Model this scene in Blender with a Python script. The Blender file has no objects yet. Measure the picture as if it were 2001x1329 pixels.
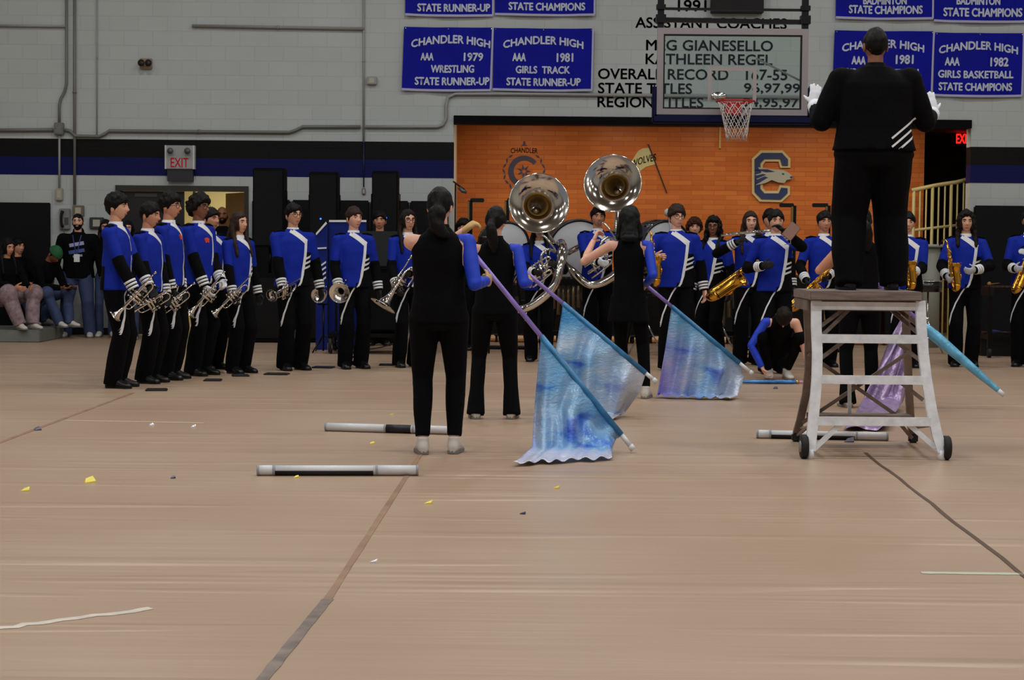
import bpy, bmesh, math, random
from math import sin, cos, pi, sqrt, exp, atan, radians as R_
from mathutils import Vector, Matrix, noise
from mathutils.bvhtree import BVHTree
random.seed(11)
V = Vector
SC = bpy.context.scene
COL = SC.collection

# ------------------------------------------------------------------ camera
FPX, CAMZ, HZ, ROLL = 3600.0, 1.31, 480.0, 0.0088      # focal length in pixels of a 2001 px frame
PIT = atan((664.5 - HZ) / FPX)
_f = V((0, cos(PIT), -sin(PIT))); _r0 = V((1, 0, 0)); _u0 = V((0, sin(PIT), cos(PIT)))
_R = _r0 * cos(ROLL) + _u0 * sin(ROLL); _U = _u0 * cos(ROLL) - _r0 * sin(ROLL)
cam = bpy.data.cameras.new('camera'); cam.sensor_width = 36.0; cam.lens = 36.0 * FPX / 2001.0
cam.clip_end = 200
camo = bpy.data.objects.new('camera', cam); COL.objects.link(camo)
camo.matrix_world = Matrix(((_R.x, _U.x, -_f.x, 0), (_R.y, _U.y, -_f.y, 0), (_R.z, _U.z, -_f.z, CAMZ), (0, 0, 0, 1)))
SC.camera = camo
CAM = V((0, 0, CAMZ))

# ------------------------------------------------------------------ world, lamps, exposure
wd = bpy.data.worlds.new('world'); SC.world = wd; wd.use_nodes = True
wd.node_tree.nodes['Background'].inputs[0].default_value = (0.80, 0.86, 1.0, 1)
wd.node_tree.nodes['Background'].inputs[1].default_value = 0.20
LAMPW = 100.0
for j, yy in enumerate((1.0, 6.0, 11.0, 16.0, 21.0)):
    for i, xx in enumerate((-9.0, -4.5, 0.0, 4.5, 9.0)):
        l = bpy.data.lights.new('gym_lamp', 'AREA'); l.shape = 'DISK'; l.size = 0.55
        l.energy = LAMPW * (0.62 if xx < -5 else 1.0) * (0.75 if yy > 20 else 1.0)
        l.color = (1.0, 0.985, 0.955)
        o = bpy.data.objects.new('gym_lamp', l); COL.objects.link(o); o.location = (xx, yy, 8.3)
l = bpy.data.lights.new('corridor_lamp', 'AREA'); l.size = 0.5; l.energy = 26; l.color = (1, .93, .68)
o = bpy.data.objects.new('corridor_lamp', l); COL.objects.link(o); o.location = (-4.35, 28.3, 2.55)
for xx in (0.2, 1.6, 3.0, 4.4, 5.6):  # unseen fill lights added behind the lintel to brighten the brick wall
    l = bpy.data.lights.new('alcove_fill', 'AREA'); l.size = 0.4; l.energy = 9.5; l.color = (1, .86, .66)
    o = bpy.data.objects.new('alcove_fill', l); COL.objects.link(o); o.location = (xx, 26.5, 3.2)
SC.view_settings.view_transform = 'Standard'; SC.view_settings.look = 'None'
SC.view_settings.exposure = 0.0; SC.view_settings.gamma = 1.0; SC.view_settings.use_curve_mapping = False
SC.cycles.use_denoising = True
SC.cycles.max_bounces = 6; SC.cycles.diffuse_bounces = 3; SC.cycles.caustics_reflective = False
SC.cycles.sample_clamp_indirect = 4.0

def ray(px, py): return (_f * FPX + _R * (px - 1000.5) + _U * (664.5 - py))
def at(px, py, Y):
    d = ray(px, py); return CAM + d * (Y / d.y)
def ground(px, py, z=0.0):
    d = ray(px, py); return CAM + d * ((z - CAMZ) / d.z)

# ------------------------------------------------------------------ materials
def lin(c):
    return tuple(((v / 255.0) / 12.92 if v / 255.0 <= .04045 else ((v / 255.0 + .055) / 1.055) ** 2.4) for v in c)
MATS = {}
def mat(name, rgb=(128, 128, 128), rough=.6, metal=0.0, bump=0.0, bscale=40.0, var=0.0, vscale=6.0, sheen=0.0, emit=None, es=1.0, stretch=(1, 1, 1), coat=0.0, alpha=1.0, trans=0.0, spec=None):
    if name in MATS: return MATS[name]
    m = bpy.data.materials.new(name); m.use_nodes = True
    nt = m.node_tree; b = nt.nodes['Principled BSDF']; c = lin(rgb)
    b.inputs['Base Color'].default_value = (*c, 1); b.inputs['Roughness'].default_value = rough
    b.inputs['Metallic'].default_value = metal
    if spec is not None: b.inputs['Specular IOR Level'].default_value = spec
    if sheen: b.inputs['Sheen Weight'].default_value = sheen
    if coat: b.inputs['Coat Weight'].default_value = coat
    if trans: b.inputs['Transmission Weight'].default_value = trans
    if emit: b.inputs['Emission Color'].default_value = (*lin(emit), 1); b.inputs['Emission Strength'].default_value = es
    if bump or var:
        tc = nt.nodes.new('ShaderNodeTexCoord'); mp = nt.nodes.new('ShaderNodeMapping'); mp.inputs['Scale'].default_value = stretch
        nt.links.new(tc.outputs['Object'], mp.inputs[0])
    if var:
        n = nt.nodes.new('ShaderNodeTexNoise'); n.inputs['Scale'].default_value = vscale; n.inputs['Detail'].default_value = 5
        nt.links.new(mp.outputs[0], n.inputs['Vector'])
        r = nt.nodes.new('ShaderNodeValToRGB'); r.color_ramp.elements[0].position = .3; r.color_ramp.elements[1].position = .7
        r.color_ramp.elements[0].color = (*[v * (1 - var) for v in c], 1); r.color_ramp.elements[1].color = (*[min(1, v * (1 + var)) for v in c], 1)
        nt.links.new(n.outputs['Fac'], r.inputs[0]); nt.links.new(r.outputs[0], b.inputs['Base Color'])
    if bump:
        n = nt.nodes.new('ShaderNodeTexNoise'); n.inputs['Scale'].default_value = bscale; n.inputs['Detail'].default_value = 3
        nt.links.new(mp.outputs[0], n.inputs['Vector'])
        bp = nt.nodes.new('ShaderNodeBump'); bp.inputs['Strength'].default_value = bump; bp.inputs['Distance'].default_value = .01
        nt.links.new(n.outputs['Fac'], bp.inputs['Height']); nt.links.new(bp.outputs[0], b.inputs['Normal'])
    MATS[name] = m
    return m
BLACKC = lambda: mat('black_cloth', (6, 6, 8), .9, bump=.5, bscale=14, spec=.12)
BLACKP = lambda: mat('black_plastic', (7, 7, 9), .5, spec=.3)
BLACKM = lambda: mat('black_metal', (14, 14, 16), .35, metal=.6)
CHROME = lambda: mat('chrome', (215, 215, 215), .16, metal=1)
SILVER = lambda: mat('silver_plate', (226, 220, 210), .10, metal=1)
BRASS = lambda: mat('brass_lacquer', (226, 168, 62), .16, metal=1)
WHITE = lambda: mat('white_trim', (225, 227, 230), .7)

# ------------------------------------------------------------------ mesh helper
class MB:
    def __init__(s): s.v = []; s.f = []; s.mi = []; s.sm = []
    def add(s, vs, fs, m=0, smooth=True):
        n = len(s.v); s.v += [V(p) for p in vs]
        for f in fs: s.f.append([i + n for i in f]); s.mi.append(m); s.sm.append(smooth)
        return s
    def rings(s, rg, seg=16, m=0, cap=True, T=None):
        vs = []; fs = []
        for c, ax, ay in rg:
            for k in range(seg):
                a = 2 * pi * k / seg; p = V(c) + V(ax) * cos(a) + V(ay) * sin(a)
                vs.append(T @ p if T else p)
        for i in range(len(rg) - 1):
            for k in range(seg):
                k2 = (k + 1) % seg
                fs.append((i * seg + k, i * seg + k2, (i + 1) * seg + k2, (i + 1) * seg + k))
        if cap:
            fs.append(tuple(reversed(range(seg)))); fs.append(tuple((len(rg) - 1) * seg + k for k in range(seg)))
        return s.add(vs, fs, m)
    def tube(s, pts, r, seg=10, m=0, cap=True, fine=0, flat=1.0, up=None, T=None):
        pts = [V(p) for p in pts]; rad = list(r) if hasattr(r, '__len__') else [r] * len(pts)
        if fine: pts, rad = smooth_path(pts, rad, fine)
        rg = []; nrm = None
        for i, p in enumerate(pts):
            t = (pts[min(i + 1, len(pts) - 1)] - pts[max(i - 1, 0)])
            t = t.normalized() if t.length > 1e-9 else V((0, 0, 1))
            if nrm is None:
                u = V(up) if up else (V((0, 0, 1)) if abs(t.z) < .9 else V((1, 0, 0)))
                nrm = (u - t * u.dot(t)).normalized()
            else:
                nrm = (nrm - t * nrm.dot(t)); nrm = nrm.normalized() if nrm.length > 1e-6 else V((1, 0, 0))
            bn = t.cross(nrm)
            rg.append((p, bn * rad[i], nrm * rad[i] * flat))
        return s.rings(rg, seg, m, cap, T)
    def closed_tube(s, pts, r, seg=8, m=0, up=(0, 0, 1)):
        n = len(pts); pts = [V(p) for p in pts]; vs = []; fs = []; u = V(up)
        for i, p in enumerate(pts):
            t = (pts[(i + 1) % n] - pts[i - 1]).normalized(); nn = (u - t * u.dot(t)).normalized(); b = t.cross(nn)
            for k in range(seg):
                a = 2 * pi * k / seg; vs.append(p + nn * r * cos(a) + b * r * sin(a))
        for i in range(n):
            for k in range(seg):
                fs.append((i * seg + k, i * seg + (k + 1) % seg, ((i + 1) % n) * seg + (k + 1) % seg, ((i + 1) % n) * seg + k))
        return s.add(vs, fs, m)
    def box(s, lo, hi, m=0, T=None, bev=0.0):
        lo = V(lo); hi = V(hi)
        if bev:
            bm = bmesh.new(); bmesh.ops.create_cube(bm, size=1.0)
            c = (lo + hi) / 2; d = hi - lo
            for v in bm.verts: v.co = V((v.co.x * d.x, v.co.y * d.y, v.co.z * d.z)) + c
            bmesh.ops.bevel(bm, geom=bm.edges[:], offset=min(bev, min(abs(d.x), abs(d.y), abs(d.z)) * .45), segments=2, affect='EDGES')
            bm.verts.index_update()
            vs = [T @ v.co if T else v.co.copy() for v in bm.verts]; fs = [[v.index for v in f.verts] for f in bm.faces]
            bm.free(); return s.add(vs, fs, m, False)
        vs = [V((x, y, z)) for x in (lo.x, hi.x) for y in (lo.y, hi.y) for z in (lo.z, hi.z)]
        if T: vs = [T @ p for p in vs]
        return s.add(vs, [(0, 1, 3, 2), (4, 6, 7, 5), (0, 4, 5, 1), (2, 3, 7, 6), (0, 2, 6, 4), (1, 5, 7, 3)], m, False)
    def bar(s, a, b, w, h, m=0, up=(0, 0, 1)):
        a = V(a); b = V(b); t = (b - a).normalized(); u = V(up); u = (u - t * u.dot(t))
        if u.length < 1e-4: u = V((0, 1, 0)) - t * t.y
        u.normalize(); n = t.cross(u)
        vs = [p + n * (w / 2 * sx) + u * (h / 2 * sz) for p in (a, b) for sx, sz in ((-1, -1), (1, -1), (1, 1), (-1, 1))]
        return s.add(vs, [(3, 2, 1, 0), (4, 5, 6, 7), (0, 1, 5, 4), (1, 2, 6, 5), (2, 3, 7, 6), (3, 0, 4, 7)], m, False)
    def ball(s, c, r, seg=16, rng=10, m=0, T=None):
        r = (r, r, r) if not hasattr(r, '__len__') else r; c = V(c); vs = []; fs = []
        for i in range(rng + 1):
            e = -pi / 2 + pi * i / rng
            for k in range(seg):
                a = 2 * pi * k / seg; p = c + V((r[0] * cos(e) * cos(a), r[1] * cos(e) * sin(a), r[2] * sin(e)))
                vs.append(T @ p if T else p)
        for i in range(rng):
            for k in range(seg):
                fs.append((i * seg + k, i * seg + (k + 1) % seg, (i + 1) * seg + (k + 1) % seg, (i + 1) * seg + k))
        return s.add(vs, fs, m)
    def cyl(s, a, b, r, seg=20, m=0): return s.tube([a, b], [r, r], seg, m)
    def mesh_in(s, me, m=None):
        n = len(s.v); s.v += [v.co.copy() for v in me.vertices]
        for p in me.polygons: s.f.append([i + n for i in p.vertices]); s.mi.append(p.material_index if m is None else m); s.sm.append(True)
        return s
    def mesh(s, name, mats=()):
        me = bpy.data.meshes.new(name); me.from_pydata([tuple(v) for v in s.v], [], s.f); me.update()
        for mm in mats: me.materials.append(mm)
        me.polygons.foreach_set('material_index', s.mi); me.polygons.foreach_set('use_smooth', s.sm)
        return me
    def build(s, name, mats, parent=None, loc=None, fix=True):
        if not isinstance(mats, (list, tuple)): mats = [mats]
        me = s.mesh(name, mats)
        if fix:
            bm = bmesh.new(); bm.from_mesh(me); bmesh.ops.remove_doubles(bm, verts=bm.verts, dist=1e-6)
            bmesh.ops.recalc_face_normals(bm, faces=bm.faces); bm.to_mesh(me); bm.free()
        o = bpy.data.objects.new(name, me); COL.objects.link(o)
        if parent: o.parent = parent
        if loc is not None: o.location = loc
        return o
def smooth_path(pts, rad, fine):
    P = []; Q = []; n = len(pts)
    for i in range(n - 1):
        p0 = pts[max(i - 1, 0)]; p1 = pts[i]; p2 = pts[i + 1]; p3 = pts[min(i + 2, n - 1)]
        for k in range(fine):
            t = k / fine
            P.append(.5 * ((2 * p1) + (p2 - p0) * t + (2 * p0 - 5 * p1 + 4 * p2 - p3) * t * t + (3 * p1 - p0 - 3 * p2 + p3) * t ** 3))
            Q.append(rad[i] * (1 - t) + rad[i + 1] * t)
    P.append(pts[-1]); Q.append(rad[-1]); return P, Q
def remesh(mb, voxel, it=4, disp=0.0, dfreq=9.0, seed=0.0):
    me = mb.mesh('tmp'); o = bpy.data.objects.new('tmp', me); COL.objects.link(o)
    bm = bmesh.new(); bm.from_mesh(me); bmesh.ops.recalc_face_normals(bm, faces=bm.faces); bm.to_mesh(me); bm.free()
    r = o.modifiers.new('r', 'REMESH'); r.mode = 'VOXEL'; r.voxel_size = voxel
    k = o.modifiers.new('s', 'SMOOTH'); k.factor = .5; k.iterations = it
    dg = bpy.context.evaluated_depsgraph_get()
    out = bpy.data.meshes.new_from_object(o.evaluated_get(dg))
    bpy.data.objects.remove(o); bpy.data.meshes.remove(me)
    if disp:
        off = V((seed * 3.1, seed * 1.7, seed))
        nn = [v.normal.copy() for v in out.vertices]
        for v, nv in zip(out.vertices, nn):
            c = v.co; v.co = c + nv * disp * noise.noise(V((c.x * dfreq, c.y * dfreq, c.z * dfreq * .7)) + off)
    out.polygons.foreach_set('use_smooth', [True] * len(out.polygons))
    return out
def obj_from(me, name, mats, parent=None):
    me.name = name; idx = [p.material_index for p in me.polygons]
    me.materials.clear()
    for m in (mats if isinstance(mats, (list, tuple)) else [mats]): me.materials.append(m)
    me.polygons.foreach_set('material_index', idx)
    o = bpy.data.objects.new(name, me); COL.objects.link(o); o.parent = parent
    return o
def tag(o, label=None, cat=None, group=None, kind=None):
    if label: o['label'] = label
    if cat: o['category'] = cat
    if group: o['group'] = group
    if kind: o['kind'] = kind
    return o
def empty(name, loc, label, cat, group=None, rz=0.0):
    o = bpy.data.objects.new(name, None); COL.objects.link(o); o.location = loc; o.rotation_euler = (0, 0, rz); o.empty_display_size = .1
    return tag(o, label, cat, group)
def struct(mb, name, mats): return tag(mb.build(name, mats), kind='structure')
def copy_tree(o, parent=None):
    c = o.copy(); COL.objects.link(c); c.parent = parent
    for ch in list(o.children): copy_tree(ch, c)
    return c
def text_mesh(body, size, xs=1.0, bold=0.0, align='CENTER', space=1.0, ext=.003):
    cu = bpy.data.curves.new('t', 'FONT'); cu.body = body; cu.size = size; cu.align_x = align; cu.align_y = 'CENTER'
    cu.offset = bold; cu.extrude = ext; cu.space_character = space; cu.resolution_u = 3
    o = bpy.data.objects.new('t', cu); COL.objects.link(o)
    me = bpy.data.meshes.new_from_object(o.evaluated_get(bpy.context.evaluated_depsgraph_get()))
    bpy.data.objects.remove(o); bpy.data.curves.remove(cu)
    bm = bmesh.new(); bm.from_mesh(me); bmesh.ops.triangulate(bm, faces=bm.faces); bm.to_mesh(me); bm.free()
    for v in me.vertices: v.co.x *= xs
    return me
def text_fit(body, width, height, bold=0.0, ext=.003):
    """Upper-case line scaled to a real width and cap height, standing in the XZ plane, facing -Y, centred on the origin."""
    me = text_mesh(body, 1.0, 1.0, 0.0, 'CENTER', 1.0, 0.0)
    xs = [v.co.x for v in me.vertices]; ys = [v.co.y for v in me.vertices]
    x0, x1, y0, y1 = min(xs), max(xs), min(ys), max(ys)
    for v in me.vertices:
        x = (v.co.x - (x0 + x1) / 2) * width / (x1 - x0); z = (v.co.y - (y0 + y1) / 2) * height / (y1 - y0)
        v.co = (x, 0, z)
    if bold:
        mb = MB(); b = bold * height
        for dx, dz in ((0, 0), (b, 0), (-b, 0), (0, b), (0, -b)):
            n = len(mb.v); mb.mesh_in(me)
            for v in mb.v[n:]: v.x += dx; v.z += dz
        bpy.data.meshes.remove(me); me = mb.mesh('bold')
    return me
# ------------------------------------------------------------------ setting: floor, walls, alcove
D = 26.0; DB = 27.6                                    # wall plane and the brick wall of the alcove
def wx(px, py=330): return at(px, py, D).x
def wz(py, px=440): return at(px, py, D).z
def wp(px, py, off=0.0):
    p = at(px, py, D); p.y = D - off; return p
def node_mat(name, rough=.6):
    m = bpy.data.materials.new(name); m.use_nodes = True; nt = m.node_tree; b = nt.nodes['Principled BSDF']; b.inputs['Roughness'].default_value = rough; b.inputs['Specular IOR Level'].default_value = .2
    return m, nt, b
def brick_mat(name, c1, c2, cm, w, h, mortar, rough, bump, stripes=None, var=.12, bias=0.0):
    m, nt, b = node_mat(name, rough); N = nt.nodes.new; L = nt.links.new
    tc = N('ShaderNodeTexCoord'); sp = N('ShaderNodeSeparateXYZ'); L(tc.outputs['Object'], sp.inputs[0])
    ad = N('ShaderNodeMath'); ad.operation = 'ADD'; L(sp.outputs['X'], ad.inputs[0]); L(sp.outputs['Y'], ad.inputs[1])
    cb = N('ShaderNodeCombineXYZ'); L(ad.outputs[0], cb.inputs[0]); L(sp.outputs['Z'], cb.inputs[1])
    bt = N('ShaderNodeTexBrick'); bt.inputs['Scale'].default_value = 1.0; bt.inputs['Brick Width'].default_value = w
    bt.inputs['Row Height'].default_value = h; bt.inputs['Mortar Size'].default_value = mortar; bt.inputs['Mortar Smooth'].default_value = .3
    bt.inputs['Bias'].default_value = bias
    bt.inputs['Color1'].default_value = (*lin(c1), 1); bt.inputs['Color2'].default_value = (*lin(c2), 1); bt.inputs['Mortar'].default_value = (*lin(cm), 1)
    L(cb.outputs[0], bt.inputs['Vector'])
    nz = N('ShaderNodeTexNoise'); nz.inputs['Scale'].default_value = 1.3; nz.inputs['Detail'].default_value = 6; L(tc.outputs['Object'], nz.inputs['Vector'])
    mr = N('ShaderNodeMapRange'); mr.inputs['To Min'].default_value = 1 - var; mr.inputs['To Max'].default_value = 1 + var * .6; L(nz.outputs['Fac'], mr.inputs[0])
    mx = N('ShaderNodeMix'); mx.data_type = 'RGBA'; mx.blend_type = 'MULTIPLY'; mx.inputs[0].default_value = 1.0
    col = bt.outputs['Color']
    if stripes:                                        # painted bands by height
        rp = N('ShaderNodeValToRGB'); rp.color_ramp.interpolation = 'CONSTANT'; els = rp.color_ramp.elements
        dv = N('ShaderNodeMath'); dv.operation = 'DIVIDE'; dv.inputs[1].default_value = 5.0; L(sp.outputs['Z'], dv.inputs[0]); L(dv.outputs[0], rp.inputs[0])
        els[0].position = 0; els[0].color = (1, 1, 1, 1)
        while len(els) > 1 and els[-1].position > .9: els.remove(els[-1])
        for z, c in stripes:
            e = els.new(z / 5.0); e.color = (*lin(c), 1) if c else (1, 1, 1, 1)
        m2 = N('ShaderNodeMix'); m2.data_type = 'RGBA'; m2.blend_type = 'MULTIPLY'; m2.inputs[0].default_value = 1.0
        L(bt.outputs['Color'], m2.inputs[6]); L(rp.outputs[0], m2.inputs[7]); col = m2.outputs[2]
    L(col, mx.inputs[6]); L(mr.outputs[0], mx.inputs[7]); L(mx.outputs[2], b.inputs['Base Color'])
    bp = N('ShaderNodeBump'); bp.inputs['Strength'].default_value = bump; bp.inputs['Distance'].default_value = .004; bp.invert = True
    L(bt.outputs['Fac'], bp.inputs['Height']); L(bp.outputs[0], b.inputs['Normal'])
    return m
zb = [wz(346.5), wz(310.5), wz(275.5)]
WALLM = brick_mat('painted_block', (181, 188, 188), (185, 192, 192), (176, 183, 183), .4064, .2032, .007, .55, .35,
                  stripes=[(zb[0], (6, 22, 112)), (zb[1], (9, 9, 11)), (zb[2], None)], var=.10)
BRICKM = brick_mat('orange_glazed_brick', (212, 122, 58), (196, 106, 50), (178, 100, 52), .34, .072, .005, .42, .3, var=.16)
PLAINW = mat('plain_paint', (176, 176, 172), .7, bump=.1, bscale=30)

# floor: brown protective tarp pulled over the court
fm, nt, b = node_mat('brown_tarp', .38); b.inputs['Specular IOR Level'].default_value = .5; N = nt.nodes.new; L = nt.links.new
tc = N('ShaderNodeTexCoord'); mp = N('ShaderNodeMapping'); mp.inputs['Scale'].default_value = (.22, 4.2, 1); L(tc.outputs['Object'], mp.inputs[0])
n1 = N('ShaderNodeTexNoise'); n1.inputs['Scale'].default_value = 1.0; n1.inputs['Detail'].default_value = 4; n1.inputs['Roughness'].default_value = .55; L(mp.outputs[0], n1.inputs['Vector'])
mp2 = N('ShaderNodeMapping'); mp2.inputs['Scale'].default_value = (.10, 1.15, 1); mp2.inputs['Rotation'].default_value = (0, 0, .02); L(tc.outputs['Object'], mp2.inputs[0])
n2 = N('ShaderNodeTexNoise'); n2.inputs['Scale'].default_value = 2.6; n2.inputs['Detail'].default_value = 2; L(mp2.outputs[0], n2.inputs['Vector'])
r2 = N('ShaderNodeValToRGB'); r2.color_ramp.elements[0].position = .56; r2.color_ramp.elements[1].position = .72; L(n2.outputs['Fac'], r2.inputs[0])
n3 = N('ShaderNodeTexNoise'); n3.inputs['Scale'].default_value = .5; n3.inputs['Detail'].default_value = 5; L(tc.outputs['Object'], n3.inputs['Vector'])
r3 = N('ShaderNodeValToRGB'); r3.color_ramp.elements[0].position = .3; r3.color_ramp.elements[1].position = .72
r3.color_ramp.elements[0].color = (*lin((167, 139, 115)), 1); r3.color_ramp.elements[1].color = (*lin((181, 157, 134)), 1)
L(n3.outputs['Fac'], r3.inputs[0]); L(r3.outputs[0], b.inputs['Base Color'])
ad = N('ShaderNodeMath'); ad.operation = 'MULTIPLY_ADD'; ad.inputs[1].default_value = 1.6; L(r2.outputs[0], ad.inputs[0]); L(n1.outputs['Fac'], ad.inputs[2])
bp = N('ShaderNodeBump'); bp.inputs['Strength'].default_value = .55; bp.inputs['Distance'].default_value = .016; L(ad.outputs[0], bp.inputs['Height']); L(bp.outputs[0], b.inputs['Normal'])
struct(MB().box((-14, -5, -.1), (14, D, 0)), 'floor', fm)
PALEF = mat('pale_linoleum', (206, 196, 160), .35, var=.1)
struct(MB().box((-14, D, -.1), (14, 32, 0)), 'floor_alcove', PALEF)
struct(MB().box((-14, -5, 8.9), (14, D + .3, 9.1)), 'ceiling', mat('ceiling_paint', (120, 120, 118), .8))
struct(MB().box((-14.2, -5, 0), (-14, D + .3, 9)), 'wall_left', PLAINW)
struct(MB().box((14, -5, 0), (14.2, D + .3, 9)), 'wall_right', PLAINW)

dx0, dx1, dz1 = wx(226), wx(486), wz(363, 350)         # left double doorway
ax0, ax1, az1 = wx(886), wx(1896), wz(229, 1000)       # stage alcove
w = MB()
for lo, hi in (((-14, 0), (dx0, 9)), ((dx0, dz1), (dx1, 9)), ((dx1, 0), (ax0, 9)), ((ax0, az1), (ax1, 9)), ((ax1, 0), (14, 9))):
    w.box((lo[0], D, lo[1]), (hi[0], D + .25, hi[1]))
wall_front = struct(w, 'wall_front', WALLM)
hx = at(1806, 330, DB).x                               # where the brick ends and the stair passage begins
struct(MB().box((ax0 - .25, DB, 0), (hx, DB + .2, 4.2)), 'wall_alcove', BRICKM)
struct(MB().box((ax0 - .2, D + .25, 0), (ax0, DB, 4.2)), 'wall_alcove_left', mat('jamb_paint', (214, 205, 184), .6))
DARKB = mat('dark_brown_panel', (62, 42, 32), .6, var=.2)
struct(MB().box((hx - .2, DB + .2, 0), (hx, 31, 4.2)), 'wall_passage_left', DARKB)
struct(MB().box((hx - .2, 31, 0), (ax1 + 1.8, 31.2, 4.2)), 'wall_passage_back', DARKB)
struct(MB().box((ax1 + 1.6, D + .25, 0), (ax1 + 1.8, 31, 4.2)), 'wall_passage_right', DARKB)
struct(MB().box((ax0 - .25, D + .25, az1 + .12), (ax1 + 1.8, 31.2, az1 + .3)), 'ceiling_alcove', mat('alcove_soffit', (120, 112, 100), .8))
struct(MB().box((ax0, D - .04, az1 - .10), (ax1, D + .24, az1 + .015)), 'trim_1', mat('black_lintel', (5, 6, 10), .7, spec=.1))
# corridor behind the left doorway
CREAM = mat('cream_wall', (228, 214, 160), .7)
struct(MB().box((dx0 - .6, 29.6, 0), (dx1 + 2.2, 29.8, 3)), 'wall_corridor', CREAM)
struct(MB().box((dx1 + .25, D + .25, 0), (dx1 + .4, 29.6, 3)), 'wall_corridor_right', mat('brown_wood_panel', (120, 76, 42), .5, var=.15, stretch=(1, 1, .2)))
struct(MB().box((dx0 - .6, D + .25, 0), (dx0 - .45, 29.6, 3)), 'wall_corridor_left', CREAM)
struct(MB().box((dx0 - .6, D + .25, 2.75), (dx1 + 2.2, 29.8, 2.9)), 'ceiling_corridor', PLAINW)
FRAMEM = mat('brown_door_frame', (40, 33, 29), .45)
fr = MB()
fr.box((dx0, D - .03, 0), (dx0 + .06, D + .2, dz1 - .075)); fr.box((dx1 - .06, D - .03, 0), (dx1, D + .2, dz1 - .075)); fr.box((dx0, D - .03, dz1 - .075), (dx1, D + .2, dz1 + .0))
struct(fr, 'trim_2', FRAMEM)
dm = wx(358)
door = struct(MB().box((dx0 + .06, D + .06, .01), (dm, D + .11, dz1 - .08)), 'door_1', mat('black_door', (22, 20, 22), .4))
MB().box((dx0 + .2, D + .0, 1.0), (dm - .1, D + .06, 1.08), bev=.01).build('panic_bar', CHROME(), door)
MB().box((wx(262), D + .045, wz(386)), (wx(306), D + .062, wz(379))).build('door_plate', mat('grey_plate', (70, 70, 72), .5), door)
T = Matrix.Translation((dx1 - .07, D + .2, 0)) @ Matrix.Rotation(R_(-62), 4, 'Z')
door2 = struct(MB().box((-.80, -.02, .01), (0, .03, dz1 - .08), T=T), 'door_2', mat('wood_door', (132, 82, 44), .45, var=.15, stretch=(4, 4, .6)))
# wall pads and dark panels
PADM = mat('black_wall_pad', (6, 7, 11), .6, bump=.15, bscale=3, spec=.2)
def pads(x0, x1, z1, n, label):
    t = empty('wall_pad', ((x0 + x1) / 2, D - .03, 0), label, 'wall pad')
    for k in range(n):
        a = x0 + (x1 - x0) * k / n; c = x0 + (x1 - x0) * (k + 1) / n
        MB().box((a + .004 - t.location.x, -.025, .1), (c - .004 - t.location.x, .025, z1), bev=.02).build('pad_panel', PADM, t)
    return t
pads(dx1 + .05, ax0 - .06, wz(391, 600), 5, 'dark padding along the wall between the doorway and the brick alcove')
pads(ax1 + .05, 9.4, wz(402, 1950), 4, 'dark padding along the wall right of the brick alcove')
t = empty('dark_panel', (wx(45), D - .03, 0), 'tall dark panel on the far left of the wall behind the seated people', 'wall panel')
MB().box((wx(-90) - t.location.x, -.03, .1), (wx(99) - t.location.x, .025, wz(396, 50)), bev=.01).build('board', PADM, t)
bb = MB().box((dx0 - 6.8, D - .02, 0), (dx0, D, .10)); struct(bb, 'baseboard_left', mat('black_vinyl', (16, 16, 18), .5))

# seams and tape on the tarp
def strip(a, b, w, name, m, label, cat, z=.002, n=14, wob=.0, kind=None):
    a = V(a); b = V(b); t = (b - a); nrm = V((-t.y, t.x, 0)).normalized(); mb = MB(); vs = []; fs = []
    for i in range(n + 1):
        p = a + t * (i / n) + nrm * (wob * noise.noise(V((i * .8, a.x, a.y))))
        ww = w * (1 + .3 * noise.noise(V((i * 1.3, 5, a.x)))) / 2
        for zz in (0.0005, z + .0005):
            vs += [p + nrm * ww + V((0, 0, zz)), p - nrm * ww + V((0, 0, zz))]
    for i in range(n):
        k = i * 4; q = k + 4
        fs += [(k + 2, k + 3, q + 3, q + 2), (k, q, q + 1, k + 1), (k, k + 2, q + 2, q), (k + 1, q + 1, q + 3, k + 3)]
    mb.add(vs, fs, 0, False); o = mb.build(name, m); tag(o, label, cat, kind=kind); return o
SEAM = mat('tarp_edge', (146, 114, 90), .6, var=.2); GTAPE = mat('grey_duct_tape', (124, 110, 102), .4, var=.45, vscale=9)
WT = mat('worn_white_tape', (206, 198, 186), .6, var=.15, vscale=12)
g = ground
strip(g(640, 1172), g(832, 872), .03, 'trim_3', SEAM, None, None, kind='structure')
strip(g(1690, 885), g(2030, 1147), .022, 'trim_4', mat('tarp_gap', (84, 60, 44), .7), None, None, wob=.02, kind='structure')
strip(g(-40, 880), g(260, 768), .035, 'trim_5', SEAM, None, None, kind='structure')
strip(g(500, 1345), g(640, 1172), .042, 'floor_tape', GTAPE, 'grey worn duct tape along the floor seam at the near bottom edge', 'tape')
strip(g(-20, 1231), g(297, 1190), .045, 'floor_tape', WT, 'white tape strip slanting across the floor at near left', 'tape', wob=.03)
strip(g(1800, 1120), g(2030, 1123), .045, 'floor_tape', mat('pale_green_tape', (186, 190, 168), .6), 'pale greenish tape strip on the floor at near right', 'tape')
strip(g(128, 822), g(400, 827), .05, 'floor_tape', mat('pale_tan_tape', (200, 172, 146), .6), 'pale tan tape strip on the floor in front of the trumpet line', 'tape')

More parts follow.
